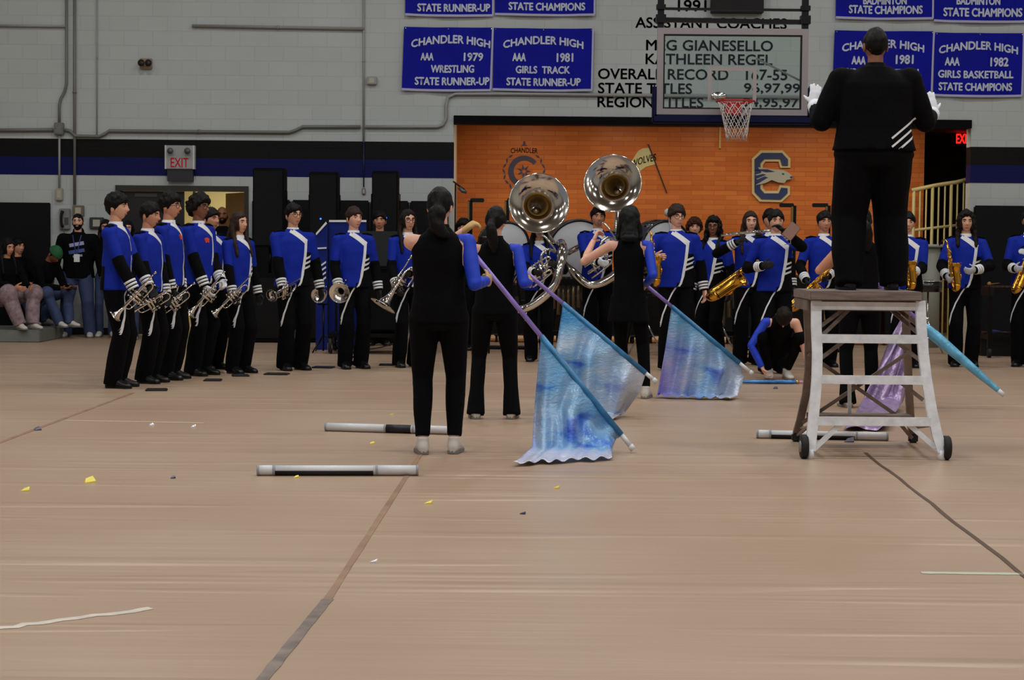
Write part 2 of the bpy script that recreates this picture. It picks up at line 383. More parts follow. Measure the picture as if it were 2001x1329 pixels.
# ------------------------------------------------------------------ things fixed to the wall
PIPE = mat('painted_conduit', (150, 152, 150), .5)
PIPE2 = mat('grey_conduit', (112, 114, 112), .5)
def pipe(pix, r, label, m=PIPE, name='conduit', fine=0, clips=True):
    pts = [wp(x, y, r + .012) for x, y in pix]
    o0 = pts[0].copy(); t = empty(name, o0, label, 'pipe')
    MB().tube([p - o0 for p in pts], r, 8, fine=fine).build('tube', m, t)
    if clips:
        for i in range(len(pts) - 1):
            d = pts[i + 1] - pts[i]; n = int(d.length / 1.6)
            for k in range(1, n + 1):
                p = pts[i] + d * (k / (n + 1)) - o0; u = d.normalized() * .015
                MB().cyl(p - u, p + u, r * 1.35, 10).build('clip', m, t)
    return t
pipe([(131, -40), (131, 165), (127, 180), (120, 193), (117, 206), (117, 243)], .02, 'bent grey conduit dropping to the junction box at upper left', PIPE2)
pipe([(117, 262), (117, 368)], .016, 'thin conduit between the junction box and the small box below it')
pipe([(147, -40), (147, 400)], .021, 'straight vertical pipe crossing the stripes just right of the junction box', PIPE2)
pipe([(190, -40), (190, 264)], .009, 'thin vertical pipe second to the right of the junction box', PIPE)
pipe([(-30, 255), (105, 254)], .026, 'horizontal conduit entering the junction box from the left edge', PIPE2)
pipe([(128, 254), (138, 256), (148, 266), (195, 267), (206, 262), (214, 256), (565, 259), (578, 255), (592, 248), (705, 248)], .024, 'long horizontal conduit running just above the black stripe', PIPE2)
pipe([(715, 248), (855, 248), (866, 244), (872, 232), (872, 205), (876, 190), (890, 184), (1000, 184), (1600, 191)], .024, 'conduit bending upward and running under the two left banners', PIPE)
pipe([(711, -40), (711, 278)], .014, 'vertical pipe left of the championship banners', PIPE)
pipe([(711, 278), (711, 366)], .009, 'thin dark wire conduit crossing the blue stripe between speakers', mat('blue_paint', (20, 26, 70), .5), clips=False)
pipe([(-30, 50), (129, 52)], .018, 'short horizontal pipe at the top left corner', PIPE)
pipe([(376, 51), (712, 57)], .022, 'horizontal rail high on the wall over the exit sign', mat('rail_paint', (140, 138, 134), .5))
def wall_box(px, py, w, h, d, m, name, label, cat, extra=None):
    p = wp(px, py, 0); t = empty(name, p, label, cat)
    MB().box((-w / 2, -d, -h / 2), (w / 2, -.001, h / 2), bev=.008).build('housing', m, t)
    if extra: extra(t, w, h, d)
    return t
def jb(t, w, h, d):
    MB().box((-w * .4, -d - .006, -h * .4), (w * .4, -d, h * .4), bev=.003).build('cover', PIPE2, t)
    for sx in (-1, 1): MB().cyl((sx * w * .3, -d - .009, 0), (sx * w * .3, -d - .005, 0), .006, 8).build('screw', CHROME(), t)
wall_box(117, 252, .13, .17, .08, PIPE2, 'junction_box', 'grey junction box where the conduits meet at upper left', 'junction box', jb)
def horn(t, w, h, d):
    for sx in (-1, 1): MB().tube([(sx * .045, -d, 0), (sx * .05, -d - .07, .005)], [.02, .05], 12).build('horn_mouth', mat('dark_horn', (44, 38, 34), .5), t)
wall_box(286, 125, .17, .15, .05, mat('tan_alarm', (150, 134, 112), .5), 'alarm_horn', 'small tan twin alarm horn alone on the white wall', 'alarm', horn)
def outl(t, w, h, d):
    MB().box((-w * .25, -d - .004, -h * .3), (w * .25, -d, h * .3)).build('cover', mat('ivory', (178, 174, 158), .5), t)
wall_box(727, 158, .14, .11, .06, PIPE, 'outlet_box', 'pale outlet box beside the vertical pipe left of the banners', 'outlet', outl)
wall_box(117, 380, .10, .17, .06, mat('beige_box', (164, 156, 138), .5), 'thermostat', 'beige small box at the lower end of the thin conduit', 'thermostat', outl)
def phone(t, w, h, d):
    MB().tube([(-.02, -d - .02, .11), (-.035, -d - .035, .05), (-.035, -d - .035, -.06), (-.02, -d - .02, -.11)], [.024, .017, .017, .024], 10, fine=3).build('handset', BLACKP(), t)
    MB().box((.0, -d - .006, -.08), (.055, -d, .02)).build('keypad', mat('phone_keys', (70, 70, 70), .5), t)
    MB().tube([(-.02, -d - .02, -.11), (0, -d - .01, -.2), (.03, -d, -.26), (.035, -.01, -.36)], .006, 6, fine=4).build('cord', mat('grey_cord', (96, 96, 98), .6), t)
wall_box(128, 428, .15, .29, .06, mat('grey_phone', (128, 128, 130), .5), 'wall_telephone', 'grey wall telephone beside the standing man in the hoodie', 'telephone', phone)
wall_box(154, 412, .16, .15, .05, mat('khaki_box', (112, 106, 84), .5), 'switch_box', 'khaki square box above the head of the standing man', 'switch box', outl)
wall_box(190, 436, .2, .16, .05, mat('dark_grey_box', (52, 54, 58), .5), 'fuse_box', 'dark grey box behind the first trumpeter', 'box', outl)
wall_box(711, 374, .05, .09, .03, mat('grey_plate2', (120, 116, 116), .5), 'socket_plate', 'tiny plate on the white band between two tall speakers', 'outlet', outl)
wall_box(1439, 2, .73, .36, .16, mat('black_speaker', (14, 14, 16), .7, bump=.4, bscale=90), 'wall_speaker', 'black box on the wall over the basketball backboard', 'speaker',
         lambda t, w, h, d: MB().box((-w * .46, -d - .01, -h * .44), (w * .46, -d, h * .44)).build('grille', mat('grille', (20, 20, 22), .8), t))
def exit_sign(t, w, h, d):
    RED = mat('exit_red', (170, 50, 54), .4, emit=(190, 40, 44), es=.25)
    me = text_fit('EXIT', .25, .13, 0.01); MB().mesh_in(me).build('lettering', RED, t, loc=(0, -d - .004, -.075), fix=False)
    for sx in (-1, 1):
        MB().tube([(sx * .12, -d, .09), (sx * .12, -d - .07, .085)], [.028, .045], 12).build('lamp_head', mat('smoky_lamp', (92, 92, 94), .3), t)
        MB().box((sx * (w / 2 + .006) - .012, -d - .004, -h / 2), (sx * (w / 2 + .006) + .012, -.01, h / 2)).build('side_cap', mat('sign_cap', (205, 206, 206), .5), t)
    MB().box((-.18, -.09, -h / 2 - .17), (.18, -.005, -h / 2 - .005)).build('bracket', mat('dark_bracket', (34, 36, 44), .5), t)
wall_box(354, 308, .38, .33, .12, mat('grey_sign', (158, 160, 162), .5), 'exit_sign', 'grey exit sign with two emergency lamps over the doorway', 'exit sign', exit_sign)
p = at(1877, 271, 30.5); t = empty('exit_sign', p, 'glowing red exit sign in the dark passage at the right', 'exit sign')
MB().box((-.09, 0, -.11), (.19, .05, .11), bev=.01).build('housing', mat('exit_body', (60, 10, 10), .5), t)
MB().mesh_in(text_fit('EXIT', .24, .15, .02)).build('lettering', mat('exit_glow', (255, 40, 30), .5, emit=(255, 30, 24), es=2.2), t, loc=(.05, -.006, 0), fix=False)
MB().box((.0, .02, .1), (.03, .06, az1 + .12 - p.z)).build('bracket', BLACKM(), t)
bpy.data.objects['bracket'].name = 'bracket'

# championship banners
def wave(x, z, s): return .010 * sin(x * 7 + s) + .006 * sin(z * 5 + x * 13 + s * 2)
BLUEB = mat('banner_blue', (4, 12, 150), .6, var=.12, vscale=3, spec=.15); BHEM = mat('banner_hem', (172, 172, 205), .6); BLET = mat('banner_letter', (196, 204, 226), .7)
def banner(px0, py0, px1, py1, label, lines, lean=0.0):
    a = wp(px0, py0); c = wp(px1, py1); w = c.x - a.x; h = a.z - c.z; s = px0 * .013
    o = V(((a.x + c.x) / 2, D - .05, (a.z + c.z) / 2)); t = empty('banner', o, label, 'banner', 'championship banners on the wall')
    def P(x, z, dy=0): return V((x + lean * (z + h / 2 - h) , wave(x, z, s) - dy, z - .012 * sin((x / w + .5) * pi) * (1 if z < 0 else .4)))
    def sheet(x0, x1, z0, z1, nx, nz, dy, m, name):
        vs = [P(x0 + (x1 - x0) * i / nx, z0 + (z1 - z0) * j / nz, dy) for j in range(nz + 1) for i in range(nx + 1)]
        vs += [v + V((0, .006, 0)) for v in vs]; n = (nx + 1) * (nz + 1); fs = []
        for j in range(nz):
            for i in range(nx):
                q = (j * (nx + 1) + i, j * (nx + 1) + i + 1, (j + 1) * (nx + 1) + i + 1, (j + 1) * (nx + 1) + i); fs += [q, tuple(n + k for k in reversed(q))]
        return MB().add(vs, fs).build(name, m, t, fix=False)
    sheet(-w / 2, w / 2, -h / 2, h / 2, 36, 20, 0, BLUEB, 'cloth')
    sheet(-w / 2, w / 2, -h / 2 - .02, -h / 2 + .012, 36, 2, .004, BHEM, 'hem')
    sheet(w / 2 - .018, w / 2 + .008, -h / 2, h / 2, 2, 20, .004, BHEM, 'hem')
    for k in (0, .5, 1):
        q = P((k - .5) * w * .96, h / 2 - .015, .006); MB().tube([q + V((0, 0, -.012)), q + V((0, .018, .01))], .008, 8).build('grommet', CHROME(), t)
    for txt, cx, cz, tw, th, arc in lines:             # fractions of the banner
        tw *= w; th *= h; me = text_fit(txt, tw, th, .05)
        for v in me.vertices:
            x, z = v.co.x, v.co.z
            if arc: z = z * (1 + .1 * cos(x / tw * pi)) - arc * h * (x / (tw / 2)) ** 2
            v.co = P(x + (cx - .5) * w, z + (.5 - cz) * h, .010)
        MB().mesh_in(me).build('lettering', BLET, t, fix=False)
CH = ('CHANDLER HIGH', .53, .19, .88, .115, .085)
banner(793, -92, 964, 30, 'upper blue banner on the left ending in runner-up, mostly out of view', [('STATE RUNNER-UP', .55, .88, .82, .12, 0)])
banner(968, -92, 1162, 29, 'upper blue banner on the left ending in champions, mostly out of view', [('STATE CHAMPIONS', .52, .87, .76, .12, 0)])
banner(790, 53, 963, 176, 'blue wrestling banner from 1979 on the left part of the wall', [CH, ('AAA', .27, .47, .14, .11, 0), ('1979', .79, .47, .21, .12, 0), ('WRESTLING', .56, .66, .48, .115, 0), ('STATE RUNNER-UP', .56, .86, .83, .12, 0)], .03)
banner(965, 55, 1158, 176, 'blue girls track banner from 1981 beside the wrestling banner', [('CHANDLER HIGH', .50, .19, .80, .115, .085), ('AAA', .26, .47, .13, .12, 0), ('1981', .72, .47, .16, .13, 0), ('GIRLS  TRACK', .5, .67, .54, .115, 0), ('STATE RUNNER-UP', .51, .87, .74, .12, 0)], .01)
banner(1634, -92, 1822, 36, 'upper badminton banner directly above the conductor', [('BADMINTON', .5, .73, .44, .11, 0), ('STATE CHAMPIONS', .51, .87, .75, .12, 0)])
banner(1826, -92, 2014, 42, 'upper badminton banner at the top right corner', [('BADMINTON', .45, .70, .44, .11, 0), ('STATE CHAMPIONS', .5, .87, .8, .12, 0)])
banner(1630, 60, 1822, 184, 'blue banner from 1981 partly behind the head of the conductor', [('CHANDLER HIGH', .49, .2, .82, .115, .085), ('AAA', .25, .47, .14, .12, 0), ('1981', .71, .45, .17, .13, 0), ('GIRLS BASKETBALL', .49, .66, .78, .115, 0), ('STATE RUNNER-UP', .48, .86, .78, .12, 0)], .02)
banner(1826, 64, 1997, 187, 'blue girls basketball banner from 1982 at the right edge', [('CHANDLER HIGH', .49, .2, .88, .115, .085), ('AAA', .2, .46, .16, .12, 0), ('1982', .73, .46, .2, .13, 0), ('GIRLS BASKETBALL', .47, .66, .84, .115, 0), ('STATE CHAMPIONS', .47, .86, .82, .12, 0)], .01)

# painted record on the wall
INK = mat('wall_lettering_black', (34, 34, 36), .6)
def painted(txt, px0, px1, py, hpx):
    a = wp(px0, py); c = wp(px1, py); hh = hpx / 138.5
    MB().mesh_in(text_fit(txt, c.x - a.x, hh, .03)).build('lettering', INK, wall_front, loc=((a.x + c.x) / 2, D - .004, a.z), fix=False)
painted('1991', 1325, 1380, 11, 22); painted('ASSISTANT COACHES', 1242, 1537, 44, 20)
painted('MEG GIANESELLO', 1263, 1510, 88, 20); painted('KATHLEEN REGEL', 1262, 1509, 115, 20)
painted('OVERALL RECORD', 1169, 1423, 144, 20); painted('167-55', 1458, 1538, 146, 20)
painted('STATE TITLES', 1169, 1352, 172, 20); painted('96,97,99', 1454, 1563, 173, 20)
painted('REGION TITLES', 1168, 1374, 199, 20); painted('94,95,97', 1452, 1560, 201, 20)
# ------------------------------------------------------------------ emblems on the brick wall, backboard, railing
def bp_(px, py, off=0.0):
    p = at(px, py, DB); p.y = DB - off; return p
GOLD = mat('emblem_gold', (206, 190, 138), .5); NAVY = mat('emblem_navy', (34, 46, 96), .5); FADED = mat('faded_navy', (62, 60, 86), .6)
def prism(mb, poly, y0, y1, m=0):
    n = len(poly); vs = [V((x, y0, z)) for x, z in poly] + [V((x, y1, z)) for x, z in poly]
    fs = [tuple(range(n)), tuple(reversed(range(n, 2 * n)))] + [(i, (i + 1) % n, n + (i + 1) % n, n + i) for i in range(n)]
    return mb.add(vs, fs, m, False)
def emblem(px0, py0, label, name, cat='emblem'):
    return empty(name, bp_(px0, py0, 0), label, cat)
def rel(t, px, py): p = bp_(px, py); return (p.x - t.location.x, p.z - t.location.z)
def plate(t, pix, y0, y1, m, name):
    bm = MB(); prism(bm, [rel(t, x, y) for x, y in pix], -y1, -y0)
    o = bm.build(name, m, t); return o
# block letter C sign with a wolf-head streak
t = emblem(1507, 345, 'navy and gold block letter C sign with a grey animal head across it', 'letter_sign', 'sign')
cx0 = [(1486, 294), (1529, 294), (1544, 310), (1544, 328), (1524, 328), (1521, 316), (1495, 316), (1490, 322), (1490, 367), (1495, 373), (1519, 373), (1523, 362), (1543, 364), (1543, 380), (1527, 395), (1484, 394), (1469, 378), (1469, 310)]
cx1 = [(1488, 299), (1527, 299), (1539, 312), (1539, 324), (1528, 324), (1524, 311), (1493, 311), (1485, 320), (1485, 369), (1493, 378), (1521, 378), (1526, 367), (1538, 368), (1538, 378), (1525, 390), (1487, 389), (1474, 376), (1474, 312)]
plate(t, cx0, .0, .03, GOLD, 'letter_border'); plate(t, cx1, .03, .045, NAVY, 'letter_face')
GREYW = mat('emblem_grey', (172, 172, 160), .5)
plate(t, [(1480, 327), (1500, 330), (1515, 331), (1530, 333), (1539, 337), (1549, 346), (1546, 350), (1536, 352), (1532, 358), (1520, 357), (1507, 352), (1495, 358), (1476, 362), (1484, 352), (1476, 350), (1486, 344), (1474, 342), (1488, 338)], .045, .055, GREYW, 'animal_head')
for a in ([(1473, 331), (1498, 331), (1513, 336), (1496, 337)], [(1474, 353), (1493, 345), (1500, 347), (1478, 360)], [(1473, 344), (1490, 340), (1496, 342), (1476, 350)]):
    plate(t, a, .055, .06, NAVY, 'mane_streak')
plate(t, [(1527, 339), (1531, 339), (1531, 342), (1527, 341)], .055, .06, NAVY, 'eye_mark'); plate(t, [(1543, 345), (1549, 345), (1546, 349), (1543, 348)], .055, .06, NAVY, 'nose_mark')
# faded round crest with laurel
t = emblem(1024, 335, 'faded navy round crest with a letter C on the brick wall', 'wall_crest')
mb = MB(); pts = []
R0, R1 = .235, .165; ring = [R_(k) for k in range(38, 323, 8)]
poly = [(R0 * cos(a), R0 * sin(a)) for a in ring] + [(R1 * cos(a) + .01, R1 * sin(a)) for a in reversed(ring)]
prism(mb, poly, -.008, 0); mb.build('letter', FADED, t)
for sx in (-1, 1):
    mb = MB()
    for k in range(9):
        a = R_(-80 + k * 16); c = V((sx * .30 * cos(a), -.004, .30 * sin(a))); d = V((sx * -sin(a) * .7 + sx * .4 * (k % 2 * 2 - 1), 0, cos(a) * .9)).normalized(); n = V((d.z, 0, -d.x))
        q = [c - d * .045, c + n * .016, c + d * .045, c - n * .016]; prism(mb, [(p.x, p.z) for p in q], -.006, 0)
    mb.build('laurel_branch', FADED, t)
me = text_fit('CHANDLER', .40, .075, .01)
for v in me.vertices: v.co.z += .315 - .25 * v.co.x ** 2; v.co.y = -.005
MB().mesh_in(me).build('lettering', FADED, t, fix=False)
mb = MB(); prism(mb, [(-.05, .38), (.05, .38), (.02, .40), (.012, .45), (-.012, .45), (-.02, .40)], -.006, 0); mb.build('crest_top', FADED, t)
mb = MB()
for k in range(7):
    a = R_(k * 51.4); prism(mb, [(.11 * cos(a), .11 * sin(a)), (.05 * cos(a + .45), .05 * sin(a + .45)), (.02 * cos(a), .02 * sin(a)), (.05 * cos(a - .35), .05 * sin(a - .35))], -.006, 0)
mb.build('inner_device', FADED, t)
# pennant painted on the wall
t = emblem(1262, 315, 'cream pennant with black lettering on a slanted pole on the brick wall', 'painted_pennant', 'pennant')
PEN = mat('pennant_cream', (206, 196, 146), .6)
plate(t, [(1226, 322), (1236, 312), (1241, 304), (1247, 295), (1256, 290), (1268, 289), (1276, 303), (1281, 321), (1262, 326), (1250, 335), (1242, 342), (1232, 335)], 0, .008, PEN, 'pennant_cloth')
plate(t, [(1265, 282), (1268, 282), (1304, 377), (1302, 378)], 0, .012, mat('pennant_pole', (52, 34, 24), .6), 'pole')
me = text_fit('WOLVES', .40, .105, .012)
for v in me.vertices:
    x, z = v.co.x, v.co.z
    v.co = V((x * .93 - .035, -.011, z + x * .34 + .02 + .5 * max(0, x) * -.25))
MB().mesh_in(me).build('lettering', INK, t, fix=False)
# narrow wooden stick leaning high on the brick
a = bp_(1407, 236, .03); b2 = bp_(1406, 290, .03)
tag(MB().bar(a, b2, .035, .03).build('wood_stick', mat('pale_wood', (196, 160, 84), .5)), 'narrow pale wooden stick on the brick under the basketball net', 'stick')

# glass backboard hung in front of the wall
BY = 22.5
def hp(px, py): p = at(px, py, BY); return p
c = hp(1431, 141); t = empty('basketball_hoop', (c.x, BY, c.z), 'glass basketball backboard with red rim and white net', 'basketball hoop')
W2, H2 = .915, .525; FR = mat('backboard_frame', (146, 138, 140), .35, metal=.3)
fr = MB(); fw = .075
fr.box((-W2, -.03, H2 - fw), (W2, .03, H2)); fr.box((-W2, -.03, -H2), (W2, .03, -H2 + fw)); fr.box((-W2, -.03, -H2 + fw), (-W2 + fw, .03, H2 - fw)); fr.box((W2 - fw, -.03, -H2 + fw), (W2, .03, H2 - fw))
fr.build('frame', FR, t)
gi = MB(); e = .018; q = fw
for lo, hi in (((-W2 + q, H2 - q - e), (W2 - q, H2 - q)), ((-W2 + q, -H2 + q), (W2 - q, -H2 + q + e)), ((-W2 + q, -H2 + q + e), (-W2 + q + e, H2 - q - e)), ((W2 - q - e, -H2 + q + e), (W2 - q, H2 - q - e))):
    gi.box((lo[0], -.02, lo[1]), (hi[0], .02, hi[1]))
gi.build('gasket', BLACKP(), t)
gm = bpy.data.materials.new('backboard_glass'); gm.use_nodes = True; nt = gm.node_tree; nt.nodes.remove(nt.nodes['Principled BSDF'])
tr = nt.nodes.new('ShaderNodeBsdfTransparent'); tr.inputs[0].default_value = (.90, .95, .93, 1); gl = nt.nodes.new('ShaderNodeBsdfGlossy'); gl.inputs['Roughness'].default_value = .03
mx = nt.nodes.new('ShaderNodeMixShader'); mx.inputs[0].default_value = .05; nt.links.new(tr.outputs[0], mx.inputs[1]); nt.links.new(gl.outputs[0], mx.inputs[2]); nt.links.new(mx.outputs[0], nt.nodes['Material Output'].inputs[0])
MB().box((-W2 + q, -.006, -H2 + q), (W2 - q, .006, H2 - q)).build('glass_pane', gm, t)
sq = MB(); sx = .295; s0, s1 = -.36, .06; lw = .045
sq.box((-sx, -.012, s1 - lw), (sx, -.007, s1)); sq.box((-sx, -.012, s0), (-sx + lw, -.007, s1 - lw)); sq.box((sx - lw, -.012, s0), (sx, -.007, s1 - lw))
sq.build('target_square', mat('target_grey', (156, 148, 148), .5), t)
NB = mat('navy_padding', (8, 14, 52), .6, spec=.15)
pd = MB(); pd.box((-W2 - .04, -.05, -H2 - .10), (W2 + .04, .05, -H2 + .005), bev=.02); pd.box((-W2 - .055, -.05, -H2 - .10), (-W2 + .0, .05, -H2 + .36), bev=.02); pd.box((W2 - .0, -.05, -H2 - .10), (W2 + .055, .05, -H2 + .36), bev=.02)
pd.build('edge_padding', NB, t)
RIM = mat('rim_red', (176, 24, 24), .4); rz = -.385; ry = -.385
MB().closed_tube([(.2286 * cos(2 * pi * k / 40), ry + .2286 * sin(2 * pi * k / 40), rz) for k in range(40)], .010).build('rim', RIM, t)
br = MB(); br.box((-.095, -.16, rz - .14), (.095, -.012, rz + .015), bev=.01); br.bar((-.06, -.15, rz - .02), (-.14, ry + .18, rz), .02, .03); br.bar((.06, -.15, rz - .02), (.14, ry + .18, rz), .02, .03)
br.build('rim_bracket', RIM, t)
nt_ = MB(); ns = 12
for lay in range(2):
    for k in range(ns):
        pts = []
        for j in range(7):
            f = j / 6; rr = .225 * (1 - .48 * f ** .6); a = 2 * pi * (k + (j * .5 if lay else -j * .5)) / ns
            pts.append((rr * cos(a) + .02 * f, ry + rr * sin(a), rz - .46 * f - .01 * sin(k * 7 + j)))
        nt_.tube(pts, .0042, 5)
nt_.build('net', mat('net_cord', (206, 200, 196), .8), t)
sup = MB()
for sx in (-1, 1):
    sup.bar((sx * (W2 - .04), .02, H2), (sx * (W2 - .04), .02, 8.9 - c.z), .075, .075, up=(0, 1, 0))
    sup.box((sx * (W2 - .04) - .06, -.05, H2 + .06), (sx * (W2 - .04) + .06, .06, H2 + .16)); sup.box((sx * (W2 - .04) - .055, -.05, H2 + .22), (sx * (W2 - .04) + .055, .06, H2 + .28))
sup.bar((-W2, .02, H2 + .10), (W2, .02, H2 + .085), .06, .055); sup.bar((-W2, .02, H2 + .235), (W2, .02, H2 + .23), .035, .03)
sup.build('hanger_frame', BLACKM(), t)
st = MB()
st.bar((W2 - .62, .05, H2 - .35), (W2 - .05, .12, H2 - .62), .02, .02); st.build('brace_rod', mat('brace_grey', (120, 122, 124), .4), t)
MB().ball((-.17, -.09, -.30), (.10, .035, .055), 14, 8).build('mount_plate', CHROME(), t)

# stair railing in the passage
RA = mat('railing_cream', (196, 184, 128), .5)
t = empty('stair_railing', at(1835, 520, 27.25) * 1.0, 'cream stair railing in the passage behind the conductor', 'railing'); t.location.z = 0
def rl(px, py, Y): return at(px, py, Y) - t.location
MB().tube([rl(1782, 372, 27.25), rl(1830, 362, 27.25), rl(1870, 356, 27.25), rl(1892, 350, 27.25)], .03, 8).build('handrail', RA, t)
MB().tube([rl(1784, 450, 27.25), rl(1872, 440, 27.25)], .02, 8).build('lower_rail', RA, t)
for k in range(9):
    x = 1786 + k * 12.2; Y = 27.25; p = rl(x, 372 - k * 2.1, Y)
    MB().tube([p, (p.x, p.y, 0)], .024 if k % 3 == 0 else .013, 8).build('post' if k % 3 == 0 else 'baluster', RA, t)
stp = empty('stair', (hx + .9, 29.9, 0), 'brown steps rising behind the cream railing', 'stair')
for k in range(5): MB().box((-.55, -.3 + .3 * k - .6, 0), (.55, -.3 + .3 * (k + 1) - .6, .17 * (k + 1))).build('step', mat('step_brown', (120, 72, 44), .5, var=.2), stp)

# low grey bleacher end at the left edge
t = empty('bleacher', at(8, 655, 24.7) * 1.0, 'grey bleacher bench end at the left edge under the seated people', 'bleacher'); t.location.z = 0
GB = mat('bleacher_grey', (112, 116, 112), .5, var=.1)
a = g(-120, 676).x - t.location.x
MB().box((a, -.85, 0), (g(36, 678).x - t.location.x, .45, .16), bev=.01).build('foot_board', GB, t)
MB().box((a, .1, .16), (-.35, .75, .46), bev=.01).build('seat_board', mat('bleacher_seat', (54, 48, 44), .5), t)
MB().box((a, .5, .46), (.22, 1.1, .5), bev=.01).build('seat_board', mat('bleacher_seat', (54, 48, 44), .5), t)
# ------------------------------------------------------------------ people
HC = V((0, -.005, 1.632))                              # head centre of a 1.75 m figure facing -Y
def skull(d):
    x, y, z = d.x, d.y, d.z
    r = 1 / sqrt((x / .076) ** 2 + (y / .097) ** 2 + (z / .118) ** 2)
    p = V((x * r, y * r, z * r)); fr = max(0, -y); t = max(0, -z)
    p.x *= 1 - .26 * t ** 1.5
    if p.y < 0: p.y -= .010 * exp(-((p.z + .095) / .022) ** 2) * fr
    elif z < -.25: p.y *= 1 - .45 * min(1, (-z - .25) / .6)
    return p
def face(p):
    if p.y > -.02: return p
    x, z = p.x, p.z; dy = 0
    dy -= .026 * exp(-(x / .012) ** 2 - ((z + .024) / .015) ** 2) + .012 * exp(-(x / .010) ** 2 - ((z - .004) / .022) ** 2)
    dy += .011 * exp(-((abs(x) - .033) / .015) ** 2 - ((z - .010) / .012) ** 2)
    dy -= .005 * exp(-(x / .045) ** 2 - ((z - .034) / .010) ** 2)
    dy -= .006 * exp(-(x / .022) ** 2 - ((z + .058) / .010) ** 2)
    dy += .005 * exp(-(x / .02) ** 2 - ((z + .077) / .007) ** 2)
    return V((x, p.y + dy, z))
def sph(nu, nv):
    D_ = []; F_ = []
    for i in range(nv + 1):
        e = -pi / 2 + pi * i / nv
        for k in range(nu):
            a = 2 * pi * k / nu; D_.append(V((cos(e) * sin(a), -cos(e) * cos(a), sin(e))))
    for i in range(nv):
        for k in range(nu): F_.append((i * nu + k, i * nu + (k + 1) % nu, (i + 1) * nu + (k + 1) % nu, (i + 1) * nu + k))
    return D_, F_
SPH = sph(56, 44); SPHH = sph(40, 30)
def ik(a, t, l1, l2, hint):
    d = t - a; L = max(d.length, 1e-4); n = d / L; L = min(L, (l1 + l2) * .998); t = a + n * L
    c = (l1 * l1 - l2 * l2 + L * L) / (2 * L); h = sqrt(max(l1 * l1 - c * c, 0)); hp = hint - n * hint.dot(n)
    hp = hp.normalized() if hp.length > 1e-5 else V((0, 1, 0))
    return a + n * c + hp * h, t
def hand(mb, w, f, pn, side, curl=.5, s=1.0, fat=1.0, spread=0.0):
    f = f.normalized(); pn = (pn - f * pn.dot(f)).normalized(); sd = f.cross(pn) * side      # sd points to the thumb
    k = w + f * .092 * s
    mb.rings([(w - f * .02, sd * .024 * s * fat, pn * .019 * s * fat), (w + f * .02 * s, sd * .031 * s * fat, pn * .019 * s * fat), (w + f * .06 * s, sd * .041 * s * fat, pn * .017 * s * fat), (k, sd * .040 * s * fat, pn * .014 * s * fat), (k + f * .012, sd * .03 * s, pn * .008 * s)], 12)
    for i, (ln, off) in enumerate(((.078, .029), (.088, .010), (.082, -.010), (.064, -.028))):
        p = k - f * .012 + sd * off * s; a = 0.0; pts = [p]; d = (f + sd * (off * spread * 14)).normalized()
        for j, fr in enumerate((.45, .3, .25)):
            a += curl * (.75 if j == 0 else 1.0); p = p + (d * cos(a) + pn * sin(a)) * ln * fr * s; pts.append(p)
        mb.tube(pts, [.0098 * fat * s, .0092 * fat * s, .0085 * fat * s, .0065 * fat * s], 8)
    p = w + f * .022 * s + sd * .028 * s; d = (f * .62 + sd * .65 + pn * .35).normalized(); q = p + d * .042 * s
    r = q + (d * cos(curl * .6) + (f * .6 + pn * .8 - sd * .4).normalized() * sin(curl * .6 + .15)) * .034 * s
    mb.tube([p - d * .012, p, q, r], [.014 * s, .0135 * fat * s, .0105 * fat * s, .0075 * s], 8)
SKINS = {'light': (226, 172, 148), 'tan': (204, 144, 114), 'brown': (136, 86, 62), 'olive': (214, 160, 130), 'dark': (92, 58, 44)}
def skin_mat(k): return mat('skin_' + k, SKINS[k], .5, bump=.06, bscale=160, var=.05, vscale=30)
def hair_mat(c): return mat('hair_%d_%d_%d' % c, c, .55, bump=.9, bscale=46, stretch=(1.4, 1.4, .25), spec=.18)
def limb_mb(mb, a, b, c, ra, rb, rc, ext=None, seg=14):
    pts = [a, a.lerp(b, .5), b, b.lerp(c, .35), c]; rad = [ra, (ra + rb) / 2 * 1.02, rb, (rb * .6 + rc * .4) * 1.06, rc]
    if ext: pts.append(c + (c - b).normalized() * ext); rad.append(rc * .97)
    mb.tube(pts, rad, seg); mb.ball(b, rb * 1.0, 12, 8); mb.ball(a, ra, 12, 8)
def dseg(p, a, b):
    ab = b - a; t = max(0, min(1, (p - a).dot(ab) / ab.length_squared)); return (p - a - ab * t).length, t
def hair_thr(az):                                      # hairline elevation by angle from the face
    a = abs(az); pts = ((0, 38), (35, 32), (58, 12), (74, -16), (92, -24), (112, -20), (140, -40), (180, -46))
    for (a0, e0), (a1, e1) in zip(pts, pts[1:]):
        if a <= a1: return e0 + (e1 - e0) * (a - a0) / (a1 - a0)
    return -44
FIG = []
